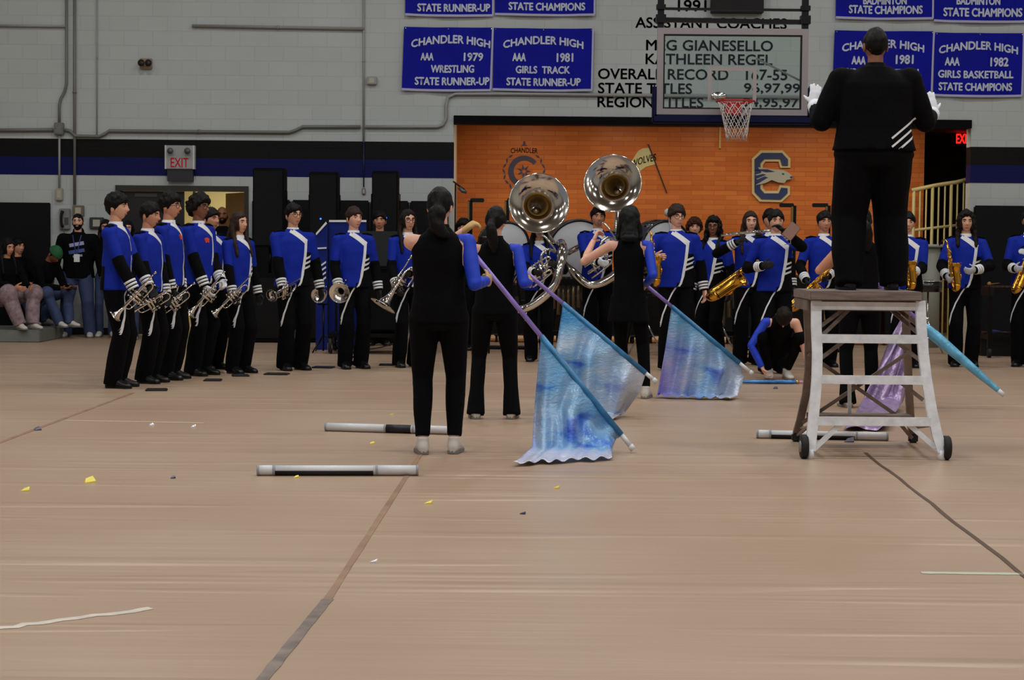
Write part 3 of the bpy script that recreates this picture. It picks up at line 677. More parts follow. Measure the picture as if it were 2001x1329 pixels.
def person(px, fy, ty, label, yaw=0.0, g=1.0, sw=1.0, outfit='uniform', hair='short', hc=(20, 16, 14), skin='tan', aN=None, aP=None, eN=None, eP=None, hy=0.0, hp=0.0, feet=None, Y=None, z0=0.0,
           pelvis=(0, 0, .95), lean=0.0, fN=None, fP=None, curlN=.35, curlP=.35, glove=None, face_on=True, glasses=False, legs='straight', seed=None, H=None, hatc=None, group=None, pnN=None, pnP=None, beard=False, top=None, extra=None, hb=1.0, spread=0.0, sleeveless=False, wide=1.0):
    seed = len(FIG) * 1.37 + 1.0 if seed is None else seed
    base = at(px, fy, Y) if Y else ground(px, fy)
    if Y: base.z = z0
    Yd = base.y
    if H is None: H = at(px, ty, Yd).z - base.z
    k = H / 1.75; M = Matrix.Translation(base) @ Matrix.Rotation(R_(yaw), 4, 'Z') @ Matrix.Scale(k, 4); Mi = M.inverted()
    def loc(t):                                        # hand target: image point + depth offset, or a local point
        if t is None: return None
        if t[0] == 'L': return V(t[1:])
        return Mi @ at(t[0], t[1], Yd + t[2])
    pv = V(pelvis); PV0 = V((0, 0, .95))
    TB = Matrix.Translation(pv) @ Matrix.Rotation(R_(lean), 4, 'X') @ Matrix.Translation(-PV0)
    TH = TB @ Matrix.Translation((0, 0, 1.53)) @ Matrix.Rotation(R_(hy), 4, 'Z') @ Matrix.Rotation(R_(hp), 4, 'X') @ Matrix.Scale(hb, 4) @ Matrix.Translation((0, 0, -1.53))
    TP = Matrix.Translation(pv) @ Matrix.Rotation(R_(lean * .5), 4, 'X') @ Matrix.Translation(-PV0)
    feet = feet or ((-.092, 0), (.092, .02)); J = {}
    for s, n in ((-1, 'N'), (1, 'P')):
        sh = TB @ V((s * .176 * sw * (1 + .3 * (g - 1)), .005, 1.395)); t = loc(aN if s < 0 else aP)
        if t is None: t = TB @ V((s * (.262 * sw + .10 * (g - 1) + .01), -.045, .86))
        hint = (eN if s < 0 else eP) or (s * .55, .75, -.5)
        el, wr = ik(sh, t, .292, .262, V(hint))
        J['sh' + n], J['el' + n], J['wr' + n] = sh, el, wr
        f = feet[0] if s < 0 else feet[1]; hip = TP @ V((s * .088 * (1 + .5 * (g - 1)), 0, .905)); an = V((f[0], f[1], .085 + (f[2] if len(f) > 2 else 0)))
        kn, an2 = ik(hip, an, .42, .42, V((s * .12, -1, 0)) if pv.z > .8 else V((s * .35, -1, .5)))
        J['hip' + n], J['kn' + n], J['an' + n] = hip, kn, an
    sk = skin_mat(skin); OF = outfit; wide = wide * (1.17 if OF == 'uniform' else 1.0)
    # body: one continuous surface
    mb = MB()
    def torso(tab, T, seg=20, pad=0.0):
        rg = []
        for z, rx, ry, yo in tab:
            c = T @ V((0, yo, z)); rg.append((c, (T.to_3x3() @ V((1, 0, 0))) * (rx * g * (1 if z < 1.3 else (1 + (sw - 1) * .8)) + pad), (T.to_3x3() @ V((0, 1, 0))) * (ry * g + pad)))
        mb_ = MB(); mb_.rings(rg, seg); return mb_
    BT = [(.84, .10, .085, 0), (.92, .145, .10, .005), (1.02, .138, .092, 0), (1.14, .130, .088, -.005), (1.28, .148, .098, -.005), (1.37, .150, .092, 0), (1.43, .115, .075, .005), (1.47, .068, .06, .008)]
    tt = torso(BT, TB); mb.v += tt.v; mb.f += tt.f; mb.mi += tt.mi; mb.sm += tt.sm
    mb.tube([TB @ V((0, .012, 1.42)), TB @ V((0, .010, 1.49)), TB @ V((0, .004, 1.53)), TH @ V((0, 0, 1.60))], [.062, .054, .053, .05], 14)
    for n in 'NP':
        a, b, c = J['sh' + n], J['el' + n], J['wr' + n]; inn = TB @ V(((-1 if n == 'N' else 1) * .10, .005, 1.385))
        mb.tube([inn, a], [.05, .052 * (1 + .5 * (g - 1))], 12); gg = 1 + .6 * (g - 1)
        limb_mb(mb, a, b, c, .050 * gg, .040 * gg, .026, .01)
        bt = 1.0 if pv.z > .8 else .62
        limb_mb(mb, J['hip' + n], J['kn' + n], J['an' + n], .082 * g * bt, .054 * gg * bt, .036 * bt)
        mb.ball(J['an' + n] + V((0, -.045, -.045)), (.026, .085, .020), 12, 8)
    hb_ = MB()
    vs = [TH @ (HC + face(skull(d))) for d in SPH[0]]; hb_.add(vs, SPH[1])
    for s in (-1, 1):
        hb_.ball((0, 0, 0), 1, 12, 8, T=TH @ Matrix.Translation(HC + V((s * .076, .012, -.012))) @ Matrix.Rotation(R_(s * 14), 4, 'Z') @ Matrix.Diagonal((.009, .020, .033, 1)))
    bm_ = remesh(mb, .012, 3); bod = MB().mesh_in(bm_); bpy.data.meshes.remove(bm_)
    bod.v, nb = bod.v, len(bod.v); bod.mesh_in(hb_.mesh('h'))
    gl = {}
    for n, s in (('N', -1), ('P', 1)):
        f = J['wr' + n] - J['el' + n]; ff = fN if n == 'N' else fP; f = V(ff) if ff else f; pn = (pnN if n == 'N' else pnP); pn = V(pn) if pn else (TB.to_3x3() @ V((-s, -.25, .1)))
        cu = curlN if n == 'N' else curlP; h = MB(); thumb = 1 if (f.normalized().cross((pn - f.normalized() * pn.dot(f.normalized())).normalized())).dot(V((0, -1, .35))) > 0 else -1
        hand(h, J['wr' + n], f, pn, thumb, cu, 1.0, 1.12 if glove else 1.0, spread); gl[n] = h
        if not glove: bod.mesh_in(h.mesh('hh'))
    ob = bod.build('person', sk, None, fix=True); ob.matrix_world = M
    tag(ob, label, 'person', group)
    def part(m_or_mb, name, mats, fix=True):
        if isinstance(m_or_mb, MB): return m_or_mb.build(name, mats, ob, fix=fix)
        return obj_from(m_or_mb, name, mats, ob)
    # gloves
    GM = {'black': mat('black_glove', (9, 9, 11), .8), 'white': mat('white_glove', (226, 230, 236), .7), 'tan': mat('tan_glove', (196, 160, 96), .6), 'grey': mat('pale_glove', (190, 194, 200), .7)}
    if glove:
        for n in ('NP' if glove in GM else ''):
            part(remesh(gl[n], .0075, 1), 'glove', GM[glove])
    # face parts
    if face_on:
        EW = mat('eye', (200, 192, 184), .3); EB = mat('iris', (24, 16, 12), .3); BR = hair_mat(hc)
        lips = MB(); lips.ball((0, 0, 0), 1, 10, 6, T=TH @ Matrix.Translation(HC + V((0, -.088, -.058))) @ Matrix.Diagonal((.022, .0075, .0085, 1)))
        part(lips, 'lips', mat('lips_' + skin, tuple(int(v * q) for v, q in zip(SKINS[skin], (.82, .62, .62))), .5))
        for s in (-1, 1):
            e = MB(); e.ball((0, 0, 0), 1, 10, 8, T=TH @ Matrix.Translation(HC + V((s * .032, -.0765, .009))) @ Matrix.Diagonal((.0125, .009, .0065, 1)))
            e.ball((0, 0, 0), 1, 8, 6, 1, T=TH @ Matrix.Translation(HC + V((s * .032, -.084, .009))) @ Matrix.Diagonal((.0064, .004, .0060, 1))); part(e, 'eye', [EW, EB])
            e = MB(); e.tube([TH @ (HC + V((s * x, y, z))) for x, y, z in ((.014, -.097, .029), (.032, -.094, .034), (.050, -.080, .028))], [.004, .005, .003], 6, fine=3); part(e, 'eyebrow', BR)
    if glasses:
        e = MB()
        for s in (-1, 1):
            e.closed_tube([TH @ (HC + V((s * .034 + .025 * cos(a), -.106 + .012 * abs(s * .034 + .025 * cos(a)) / .05, .004 + .021 * sin(a)))) for a in [2 * pi * i / 18 for i in range(18)]], .0024, 6, up=TH.to_3x3() @ V((0, 1, 0)))
            e.tube([TH @ (HC + V(p)) for p in ((s * .058, -.093, .008), (s * .078, -.04, .008), (s * .083, .015, .002))], .0022, 6)
        e.tube([TH @ (HC + V(p)) for p in ((-.010, -.108, .006), (0, -.112, .009), (.010, -.108, .006))], .0022, 6); part(e, 'glasses', mat('glasses_frame', (18, 18, 20), .3))
    if beard:
        e = MB(); vs = []
        for d in SPHH[0]:
            p = skull(d); az = abs(math.degrees(math.atan2(d.x, -d.y))); on = (p.z < -.035 and az < 85 and not (abs(p.x) < .022 and -.066 < p.z < -.048)) or (p.z < .01 and 62 < az < 84)
            p = face(p); vs.append(TH @ (HC + p * (1.07 if on else .9)))
        e.add(vs, SPHH[1]); part(remesh(e, .008, 1), 'beard', hair_mat(hc))
    # hair
    if hair:
        thick = {'short': .016, 'buzz': .008, 'afro': .048, 'curly': .036, 'long': .016, 'pony': .011, 'bun': .012, 'bob': .020, 'messy': .026, 'curlylong': .03}[hair]
        e = MB(); vs = []
        for d in SPHH[0]:
            az = math.degrees(math.atan2(d.x, -d.y)); el = math.degrees(math.asin(max(-1, min(1, d.z)))); th = hair_thr(az)
            if hair in ('messy', 'curly', 'bob', 'short') and abs(az) < 50: th -= 11
            if hair in ('long', 'bob', 'curlylong'): th = min(th, 40) if abs(az) < 42 else -52
            th += 13 * noise.noise(V((az * .075, seed, 3))) * (1 if abs(az) < 75 else .3)
            m = max(0, min(1, (el - th) / 9 + .5)); t = thick * (1 + (.55 * noise.noise(d * (5 if hair in ('afro', 'curly', 'curlylong', 'messy') else 3) + V((seed, 0, seed)))))
            if hair in ('short', 'messy', 'buzz') and abs(az) > 60 and el < 10: t *= .55
            if hair in ('short', 'messy'): t *= .75 + .6 * max(0, d.z)
            p = skull(d); vs.append(TH @ (HC + p * ((p.length + t * m - .016 * (1 - m)) / p.length)))
        e.add(vs, SPHH[1])
        if hair in ('long', 'curlylong', 'bob'):
            zb = {'long': 1.27, 'curlylong': 1.36, 'bob': 1.47}[hair]; wv = .012 if hair != 'bob' else .004
            for s in (-1, 1):
                pts = [TH @ (HC + V((s * .062, .015, .03))), TH @ (HC + V((s * .085, .01, -.06))), TH @ V((s * .092, -.01, 1.50)), TB @ V((s * .10, -.045 if hair != 'bob' else 0, max(zb, 1.42))), TB @ V((s * .105, -.10 * (1.05 if hair != 'bob' else .2), zb))]
                e.tube([p + V((wv * noise.noise(p * 9 + V((seed, i, 0))), 0, 0)) for i, p in enumerate(pts)], [.03, .034, .036, .034, .018], 10, fine=4, flat=.8)
            e.tube([TH @ (HC + V((0, .07, .02))), TH @ (HC + V((0, .085, -.08))), TH @ V((0, .085, 1.50)), TB @ V((0, .115, max(zb, 1.40))), TB @ V((0, .12, zb + .02))], [.06, .075, .085, .085, .05], 14, fine=3, flat=.55, up=TH.to_3x3() @ V((0, 1, 0)))
        if hair == 'pony':
            e.ball((0, 0, 0), 1, 12, 8, T=TH @ Matrix.Translation(HC + V((0, .115, -.02))) @ Matrix.Diagonal((.034, .03, .034, 1)))
            e.tube([TH @ (HC + V(p)) for p in ((0, .11, -.02), (-.01, .15, -.05), (-.022, .15, -.13), (-.028, .128, -.21), (-.03, .112, -.27))], [.025, .042, .047, .036, .012], 12, fine=4)
        if hair == 'bun':
            e.ball((0, 0, 0), 1, 14, 10, T=TH @ Matrix.Translation(HC + V((-.012, .118, -.055))) @ Matrix.Diagonal((.062, .052, .062, 1)))
            e.tube([TH @ (HC + V(p)) for p in ((0, .12, -.06), (-.015, .13, -.13), (-.05, .12, -.175), (-.09, .10, -.205))], [.05, .052, .042, .014], 12, fine=4)
        part(remesh(e, .0085, 2, .005 if hair not in ('afro', 'curly', 'curlylong') else .012, 30 if hair not in ('afro', 'curly', 'curlylong') else 40, seed), 'hair', hair_mat(hc))
        if hair in ('pony', 'bun'):
            c = HC + V((0, .125, -.03)); part(MB().closed_tube([TH @ (c + V((.026 * cos(a), 0, .026 * sin(a)))) for a in [2 * pi * i / 16 for i in range(16)]], .007, 6, up=(0, 1, .2)), 'hair_tie', BLACKC())
    if hatc:
        e = MB(); vs = []
        for d in SPHH[0]:
            az = math.degrees(math.atan2(d.x, -d.y)); el = math.degrees(math.asin(max(-1, min(1, d.z)))); m = max(0, min(1, (el - 14) / 6 + .5)); p = skull(d); vs.append(TH @ (HC + p * ((p.length + .024 * m - .02 * (1 - m)) / p.length)))
        e.add(vs, SPHH[1])
        e.rings([(TH @ (HC + V((0, -.085, .038))), TH.to_3x3() @ V((.07, 0, 0)), TH.to_3x3() @ V((0, .03, .006))), (TH @ (HC + V((0, -.105, .034))), TH.to_3x3() @ V((.075, 0, 0)), TH.to_3x3() @ V((0, .075, .006)))], 16)
        part(remesh(e, .008, 2), 'cap', mat('cap_%d' % hatc[1], hatc, .8))
    # ---- clothes
    CB = BLACKC(); blue = mat('uniform_blue', (9, 38, 152), .75, bump=.35, bscale=16, spec=.2)
    tcol = {'uniform': [blue, CB], 'guard': [CB], 'dm': [CB], 'hoodie': [mat('charcoal_hoodie', (9, 9, 13), .9, bump=.4, bscale=12, spec=.1)], 'casual': [top or CB]}[OF]
    hem = {'uniform': .885, 'guard': .86, 'dm': .93, 'hoodie': .84, 'casual': .86}[OF]
    if legs == 'tunic': hem = .70
    pd_ = .020 if OF != 'guard' else .010
    JT = [(hem, .168, .118, 0), (.97, .158, .112, .003), (1.06, .148, .105, 0), (1.16, .150, .104, -.004), (1.28, .160, .112, -.006), (1.37, .160, .102, 0), (1.425, .125, .084, .004), (1.465, .078, .068, .008), (1.492, .062, .062, .008)]
    if hem < .8: JT = [(hem, .215, .13, .01), (.84, .185, .122, .005)] + JT[1:]
    if wide != 1.0: JT = [(z, rx * (wide if z < 1.2 else (wide + 1) / 2 if z < 1.4 else 1), ry * (wide if z < 1.2 else 1), yo) for z, rx, ry, yo in JT]
    jm = torso(JT, TB, 28); armed = [n for n in 'NP' if not (OF == 'guard')]
    for n in armed:
        a, b, c = J['sh' + n], J['el' + n], J['wr' + n]; s = -1 if n == 'N' else 1; gg = 1 + .7 * (g - 1)
        jm.tube([TB @ V((s * .045, .006, 1.430)), TB @ V((s * .10, .004, 1.415)), a + (TB.to_3x3() @ V((-s * .01, 0, .004)))], [.050, .056, .064 * gg], 14); jm.ball(a + (TB.to_3x3() @ V((0, 0, 0))), .066 * gg, 14, 10)
        limb_mb(jm, a, b, c, .064 * gg, .053 * gg, .041)
    if OF == 'hoodie': jm.tube([TB @ V((0, .02, 1.44)), TB @ V((0, .055, 1.50)), TB @ V((0, .085, 1.44))], [.075, .085, .06], 12)
    jme = remesh(jm, .011, 3, .006, 11, seed)
    if OF == 'uniform':
        Ti = TB.inverted(); bm = bmesh.new(); bm.from_mesh(jme); R3 = TB.to_3x3()
        for co, no in (((0, 0, 1.245), (0, 0, 1)), ((.06, 0, 1.0), (1, 0, -.20)), ((0, .045, 0), (0, 1, 0)), ((0, 0, 1.10), (0, 0, 1)), ((-.015, 0, 0), (1, 0, 0)), ((0, 0, .934), (-.2, 0, 1))):
            bmesh.ops.bisect_plane(bm, geom=bm.verts[:] + bm.edges[:] + bm.faces[:], plane_co=TB @ V(co), plane_no=(R3 @ V(no)).normalized(), dist=1e-5)
        bm.to_mesh(jme); bm.free(); jme.polygons.foreach_set('use_smooth', [True] * len(jme.polygons))
        for p in jme.polygons:
            c = p.center; q = Ti @ c; arm = False
            for n in 'NP':
                d1, t1 = dseg(c, J['sh' + n], J['el' + n]); d2, t2 = dseg(c, J['el' + n], J['wr' + n])
                if d2 < .062 and t2 > .05: arm = True
                if d1 < .074 and (t1 > .35 or abs(q.x) > .19 * g): arm = True
            blk = not arm and ((q.z < 1.245 and q.x > .06 + (q.z - 1.0) * .20) or (q.y > .045 and q.z < 1.10) or (q.z < .934 + .2 * q.x and q.x > -.015))
            p.material_index = 1 if blk else 0
    jo = part(jme, {'uniform': 'uniform_jacket', 'guard': 'vest', 'dm': 'black_jacket', 'hoodie': 'hoodie', 'casual': 'shirt'}[OF], tcol)
    if OF == 'uniform':
        for n in 'NP':
            a, b, c = J['sh' + n], J['el' + n], J['wr' + n]; gg = 1 + .7 * (g - 1); e = MB()
            limb_mb(e, a.lerp(b, .80), b, c, .0575 * gg, .058 * gg, .0455, .008); part(remesh(e, .010, 2), 'black_sleeve', CB)
    bv = None
    def bvh(me, tors=True):
        vv = [v.co.copy() for v in me.vertices]; pp = []
        for p in me.polygons:
            c = p.center
            if tors and min(dseg(c, J['el' + n], J['wr' + n])[0] for n in 'NP') < .07: continue
            if tors and any(dseg(c, J['sh' + n], J['el' + n])[1] > .3 and dseg(c, J['sh' + n], J['el' + n])[0] < .07 for n in 'NP'): continue
            pp.append(tuple(p.vertices))
        return BVHTree.FromPolygons(vv, pp)
    def trim(bv, pts, w, name, m, back=False, T=TB, off=.004):
        d = (T.to_3x3() @ V((0, 1 if not back else -1, 0))).normalized(); P = []
        pts = [V((x, 0, z)) for x, z in pts]
        for a, b in zip(pts, pts[1:]):
            nseg = max(1, int((b - a).length / .018)); P += [a.lerp(b, i / nseg) for i in range(nseg)]
        P.append(pts[-1]); rows = []; ws = w if hasattr(w, '__len__') else (w, w)
        for i, p in enumerate(P):
            t = (P[min(i + 1, len(P) - 1)] - P[max(i - 1, 0)]).normalized(); nrm = V((t.z, 0, -t.x)); ww = ws[0] + (ws[1] - ws[0]) * i / max(1, len(P) - 1); row = []
            for sgn in (-1, -.33, .33, 1):
                o = T @ (p + nrm * ww / 2 * sgn + V((0, -.6 if not back else .6, 0))); h = bv.ray_cast(o, d, 1.2)
                row.append(h[0] - d * off if h[0] is not None else None)
            rows.append(row)
        e = MB(); ok = []
        for i, (r0, r1) in enumerate(zip(rows, rows[1:])):
            for j in range(3):
                q = (r0[j], r0[j + 1], r1[j + 1], r1[j])
                if not (any(v is None for v in q) or max((q[0] - v).length for v in q) > .09): ok.append((i, j))
        if not ok: return None
        fl = [v if v is not None else V((0, 0, 1)) for r in rows for v in r]; oks = set(ok)
        for dd, rev in ((0, False), (.006, True)):
            fs = [((i * 4 + j), (i * 4 + j + 1), (i * 4 + j + 5), (i * 4 + j + 4)) for i, j in ok]; e.add([v + d * dd for v in fl], [tuple(reversed(f)) for f in fs] if rev else fs)
        for i, j in ok:
            for (di, dj), (p_, q_) in (((-1, 0), ((0, 0), (0, 1))), ((1, 0), ((1, 0), (1, 1))), ((0, -1), ((0, 0), (1, 0))), ((0, 1), ((0, 1), (1, 1)))):
                if (i + di, j + dj) not in oks:
                    a, b = fl[(i + p_[0]) * 4 + j + p_[1]], fl[(i + q_[0]) * 4 + j + q_[1]]; e.add([a, b, b + d * .006, a + d * .006], [(0, 1, 2, 3)], 0, False)
        us = sorted({k for f in e.f for k in f}); mp_ = {k: n for n, k in enumerate(us)}; e.v = [e.v[k] for k in us]; e.f = [[mp_[k] for k in f] for f in e.f]
        if e.v: return part(e, name, m, False)
    WH = WHITE()
    if OF == 'uniform':
        bv = bvh(jme)
        if face_on or True:
            trim(bv, [(-.052, 1.475), (.035, 1.415), (.118, 1.350)], (.052, .060), 'white_lapel', WH)
            trim(bv, [(.112, 1.385), (.088, 1.20), (.052, 1.0)], (.036, .030), 'chest_band', WH); trim(bv, [(.052, 1.0), (.03, .93), (.0, .885)], (.026, .018), 'chest_band', WH)
            for i in range(3):
                z = 1.115 - .052 * i + .06; x0 = .090 - .010 * i
                trim(bv, [(x0, z), (x0 + .055, z + .018), (x0 + .115, z + .038)], .020, 'chest_stripe', WH)
            e = MB(); e.rings([(TB @ V((0, .010, 1.466)), TB.to_3x3() @ V((.071, 0, 0)), TB.to_3x3() @ V((0, .069, 0))), (TB @ V((0, .004, 1.505)), TB.to_3x3() @ V((.060, 0, 0)), TB.to_3x3() @ V((0, .060, 0))), (TB @ V((0, .004, 1.505)), TB.to_3x3() @ V((.056, 0, 0)), TB.to_3x3() @ V((0, .056, 0))), (TB @ V((0, .010, 1.466)), TB.to_3x3() @ V((.064, 0, 0)), TB.to_3x3() @ V((0, .062, 0)))], 20, cap=False)
            part(e, 'collar', WH)
        for n in 'NP':
            el, wr = J['el' + n], J['wr' + n]; d = wr - el; e = MB()
            for t0 in (.66, .78, .90):
                a = el + d * t0; b = el + d * (t0 + .075); r = .0515 - .004 * (t0 - .66) / .24 + .0035
                e.tube([a, b], [r * 1.04, r], 14)
            part(e, 'cuff_stripes', WH)
            s = -1 if n == 'N' else 1; e = MB(); a = TB @ V((s * .095, .0, 1.466)); b = J['sh' + n] + (TB.to_3x3() @ V((s * .030, 0, .060)))
            e.tube([a, a.lerp(b, .5) + V((0, 0, .012)), b], [.028, .032, .03], 10, flat=.3, up=(0, 0, 1)); part(e, 'epaulet', CB)
    if OF == 'dm':
        bv = bvh(jme)
        for i in range(3):
            trim(bv, [(-.085, 1.005 - .056 * i), (-.135, 1.045 - .056 * i), (-.205, 1.10 - .056 * i), (-.27, 1.15 - .056 * i)], .013, 'back_stripe', WH, back=True)
        e = MB(); e.rings([(TB @ V((0, .012, 1.458)), V((.078, 0, 0)), V((0, .076, 0))), (TB @ V((0, .008, 1.515)), V((.066, 0, 0)), V((0, .066, 0))), (TB @ V((0, .008, 1.515)), V((.058, 0, 0)), V((0, .058, 0))), (TB @ V((0, .012, 1.458)), V((.07, 0, 0)), V((0, .07, 0)))], 20, cap=False); part(e, 'collar', CB)
        for n in 'NP':
            el, wr = J['el' + n], J['wr' + n]; e = MB(); e.tube([el.lerp(wr, .62), el.lerp(wr, 1.0)], [.056, .050], 14); part(e, 'gauntlet', GM['white'])
    if OF == 'guard':
        e = MB(); a, b, c = J['shN'], J['elN'], J['wrN']; gg = 1 + .6 * (g - 1)
        e.tube([TB @ V((-.11, .005, 1.40)), a], [.050, .053 * gg], 14); limb_mb(e, a, b, c, .052 * gg, .044 * gg, .034)
        part(remesh(e, .010, 3, .003, 14, seed), 'sleeve', mat('guard_blue', (28, 62, 196), .5, bump=.2, bscale=10, spec=.3))
        e = MB(); e.rings([(TB @ V((0, .012, 1.462)), TB.to_3x3() @ V((.074, 0, 0)), TB.to_3x3() @ V((0, .072, 0))), (TB @ V((0, .008, 1.512)), TB.to_3x3() @ V((.062, 0, 0)), TB.to_3x3() @ V((0, .062, 0))), (TB @ V((0, .008, 1.512)), TB.to_3x3() @ V((.056, 0, 0)), TB.to_3x3() @ V((0, .056, 0))), (TB @ V((0, .012, 1.462)), TB.to_3x3() @ V((.066, 0, 0)), TB.to_3x3() @ V((0, .066, 0)))], 20, cap=False); part(e, 'collar', CB)
    # trousers
    st = {'straight': (.082, .082, .022), 'tunic': (.066, .050, .10), 'legging': (.062, .046, .115), 'flare': (.066, .074, .03), 'jeans': (.074, .068, .03), 'band': (.078, .080, .04), 'baggy': (.095, .085, .06), 'dm': (.082, .066, .03)}[legs]
    PT = [(.82, .12, .10, 0), (.90, .160, .112, .004), (.98, .150, .104, .002), (1.03, .138, .096, 0)]
    pm = torso([(z, rx * (wide if OF != 'uniform' else 1), ry, yo) for z, rx, ry, yo in PT], TP, 24); gg = 1 + .75 * (g - 1)
    for n in 'NP':
        h, kn, an = J['hip' + n], J['kn' + n], J['an' + n]; bot = an + (an - kn).normalized() * (.085 - st[2]); mid = kn.lerp(bot, .5)
        if legs == 'flare': rad = [.094 * g, .082 * gg, .060 * gg, .058 * gg, .074, .078]
        else: rad = [.094 * g, .5 * (.094 * g + st[0] * gg), st[0] * gg, (st[0] * .55 + st[1] * .45) * gg * 1.05, st[1] * gg, st[1] * gg]
        pm.tube([h, h.lerp(kn, .5), kn, mid, mid.lerp(bot, .8), bot], rad, 16); pm.ball(kn, rad[2] * (1.0 if pv.z > .8 else 1.38), 12, 8); pm.ball(h, .090 * g, 12, 8)
    PM = {'jeans': mat('denim_blue', (52, 66, 104), .8, bump=.3, bscale=40, var=.2, vscale=8), 'baggy': mat('pink_grey_plaid', (138, 118, 124), .9, var=.35, vscale=18)}.get(legs, CB)
    pme = remesh(pm, .0125, 3, .009 if legs in ('straight', 'band', 'baggy', 'dm', 'jeans') else .004, 8, seed + 4)
    part(pme, {'jeans': 'jeans', 'legging': 'leggings', 'tunic': 'leggings'}.get(legs, 'trousers'), PM)
    if OF == 'uniform':
        pb = bvh(pme, False); trim(pb, [(-.005, .905), (-.06, .82), (-.115, .72), (-.16, .60), (-.185, .47)], (.016, .012), 'trouser_piping', WH, T=Matrix.Identity(4))
    # shoes
    SM = mat('white_sneaker', (198, 192, 184), .6) if OF == 'guard' or legs in ('jeans', 'baggy') else mat('black_shoe', (12, 12, 14), .35)
    for n, s in (('N', -1), ('P', 1)):
        an = J['an' + n]; to = R_(s * 8); e = MB(); T = Matrix.Translation((an.x, an.y, an.z - .085)) @ Matrix.Rotation(to, 4, 'Z')
        e.rings([(V((0, .072, .03)), V((.022, 0, 0)), V((0, 0, .026))), (V((0, .055, .045)), V((.036, 0, 0)), V((0, 0, .044))), (V((0, .0, .056)), V((.042, 0, 0)), V((0, 0, .056))), (V((0, -.06, .047)), V((.044, 0, 0)), V((0, 0, .046))), (V((0, -.12, .032)), V((.047, 0, 0)), V((0, 0, .031))), (V((0, -.165, .026)), V((.040, 0, 0)), V((0, 0, .025))), (V((0, -.19, .022)), V((.020, 0, 0)), V((0, 0, .014)))], 16, T=T)
        if SM.name == 'white_sneaker': e.tube([T @ V((0, .012, .05)), T @ V((0, .012, .115))], [.044, .040], 14)
        sh = part(remesh(e, .010, 2), 'shoe', SM)
        e = MB(); out = [(0, .074), (.033, .06), (.038, 0), (.044, -.06), (.048, -.12), (.036, -.175), (0, -.195)]; out = out + [(-x, y) for x, y in reversed(out[1:-1])]
        vs = [T @ V((x * 1.04, y, .003)) for x, y in out] + [T @ V((x * 1.04, y, .022)) for x, y in out]; m_ = len(out)
        e.add(vs, [tuple(range(m_)), tuple(reversed(range(m_, 2 * m_)))] + [(i, (i + 1) % m_, m_ + (i + 1) % m_, m_ + i) for i in range(m_)], 0, False)
        q = e.build('sole', mat('sole_grey', (120, 116, 112), .7) if SM.name == 'white_sneaker' else BLACKP(), sh)
    rec = dict(ob=ob, M=M, J=J, Y=Yd, k=k, TB=TB, part=part, trim=trim, bv=bv, jme=jme, bvh=bvh, TH=TH)
    FIG.append(rec); return rec
# ------------------------------------------------------------------ instruments (each built once, then copied)
def frame(x, up=V((0, 0, 1))):
    x = x.normalized(); z = up - x * up.dot(x); z = z.normalized() if z.length > 1e-4 else V((0, 1, 0)); y = z.cross(x)
    return Matrix(((x.x, y.x, z.x, 0), (x.y, y.y, z.y, 0), (x.z, y.z, z.z, 0), (0, 0, 0, 1)))
def trumpet_proto(name):
    S = SILVER(); t = bpy.data.objects.new(name, None); COL.objects.link(t); t.empty_display_size = .1
    m = MB(); r = .0062
    m.tube([(-.02, .012, -.055), (-.13, .012, -.055), (-.165, .012, -.045), (-.18, .012, -.015), (-.165, .012, .015), (-.13, .012, .025), (.02, .012, .025), (.10, .010, .025), (.15, .008, .025), (.19, .006, .025), (.22, .004, .025), (.238, .002, .025), (.246, 0, .025)],
           [r, r, r, r, r, r, .0075, .010, .0135, .020, .032, .048, .063], 20, fine=3, cap=False)
    m.closed_tube([(.246, .063 * cos(a), .025 + .063 * sin(a)) for a in [2 * pi * k / 28 for k in range(28)]], .0026, 6, up=(1, 0, 0)); m.build('bell', S, t, fix=False)
    m = MB(); m.tube([(-.25, -.012, .025), (-.23, -.012, .025), (.08, -.012, .025), (.12, -.012, .018), (.135, -.012, -.015), (.12, -.012, -.046), (.08, -.012, -.055), (.02, -.012, -.055)], r, 10, fine=3); m.build('leadpipe', S, t)
    m = MB(); m.tube([(-.285, -.012, .025), (-.278, -.012, .025), (-.262, -.012, .025), (-.23, -.012, .025)], [.0135, .0125, .006, .005], 14); m.build('mouthpiece', S, t)
    for k in range(3):
        x = -.035 + .032 * k; m = MB(); m.cyl((x, 0, -.085), (x, 0, .045), .0125, 16); m.cyl((x, 0, .045), (x, 0, .052), .0135, 16); m.cyl((x, 0, .052), (x, 0, .082), .003, 8); m.cyl((x, 0, .080), (x, 0, .084), .010, 14); m.cyl((x, 0, -.093), (x, 0, -.085), .0135, 16); m.build('valve', S, t)
    m = MB(); m.tube([(.035, .014, -.03), (.035, .05, -.03), (.02, .055, -.03), (.005, .05, -.03), (.005, .014, -.03)], .005, 8, fine=3); m.tube([(-.05, -.01, -.02), (-.10, -.03, -.02), (-.115, -.03, -.03), (-.10, -.03, -.04), (-.05, -.01, -.04)], .005, 8, fine=3); m.build('valve_slide', S, t)
    m = MB(); m.cyl((-.09, .012, -.055), (-.09, .012, .025), .0025, 8); m.cyl((.09, -.012, -.05), (.09, -.012, .025), .0025, 8); m.build('brace', S, t)
    return t
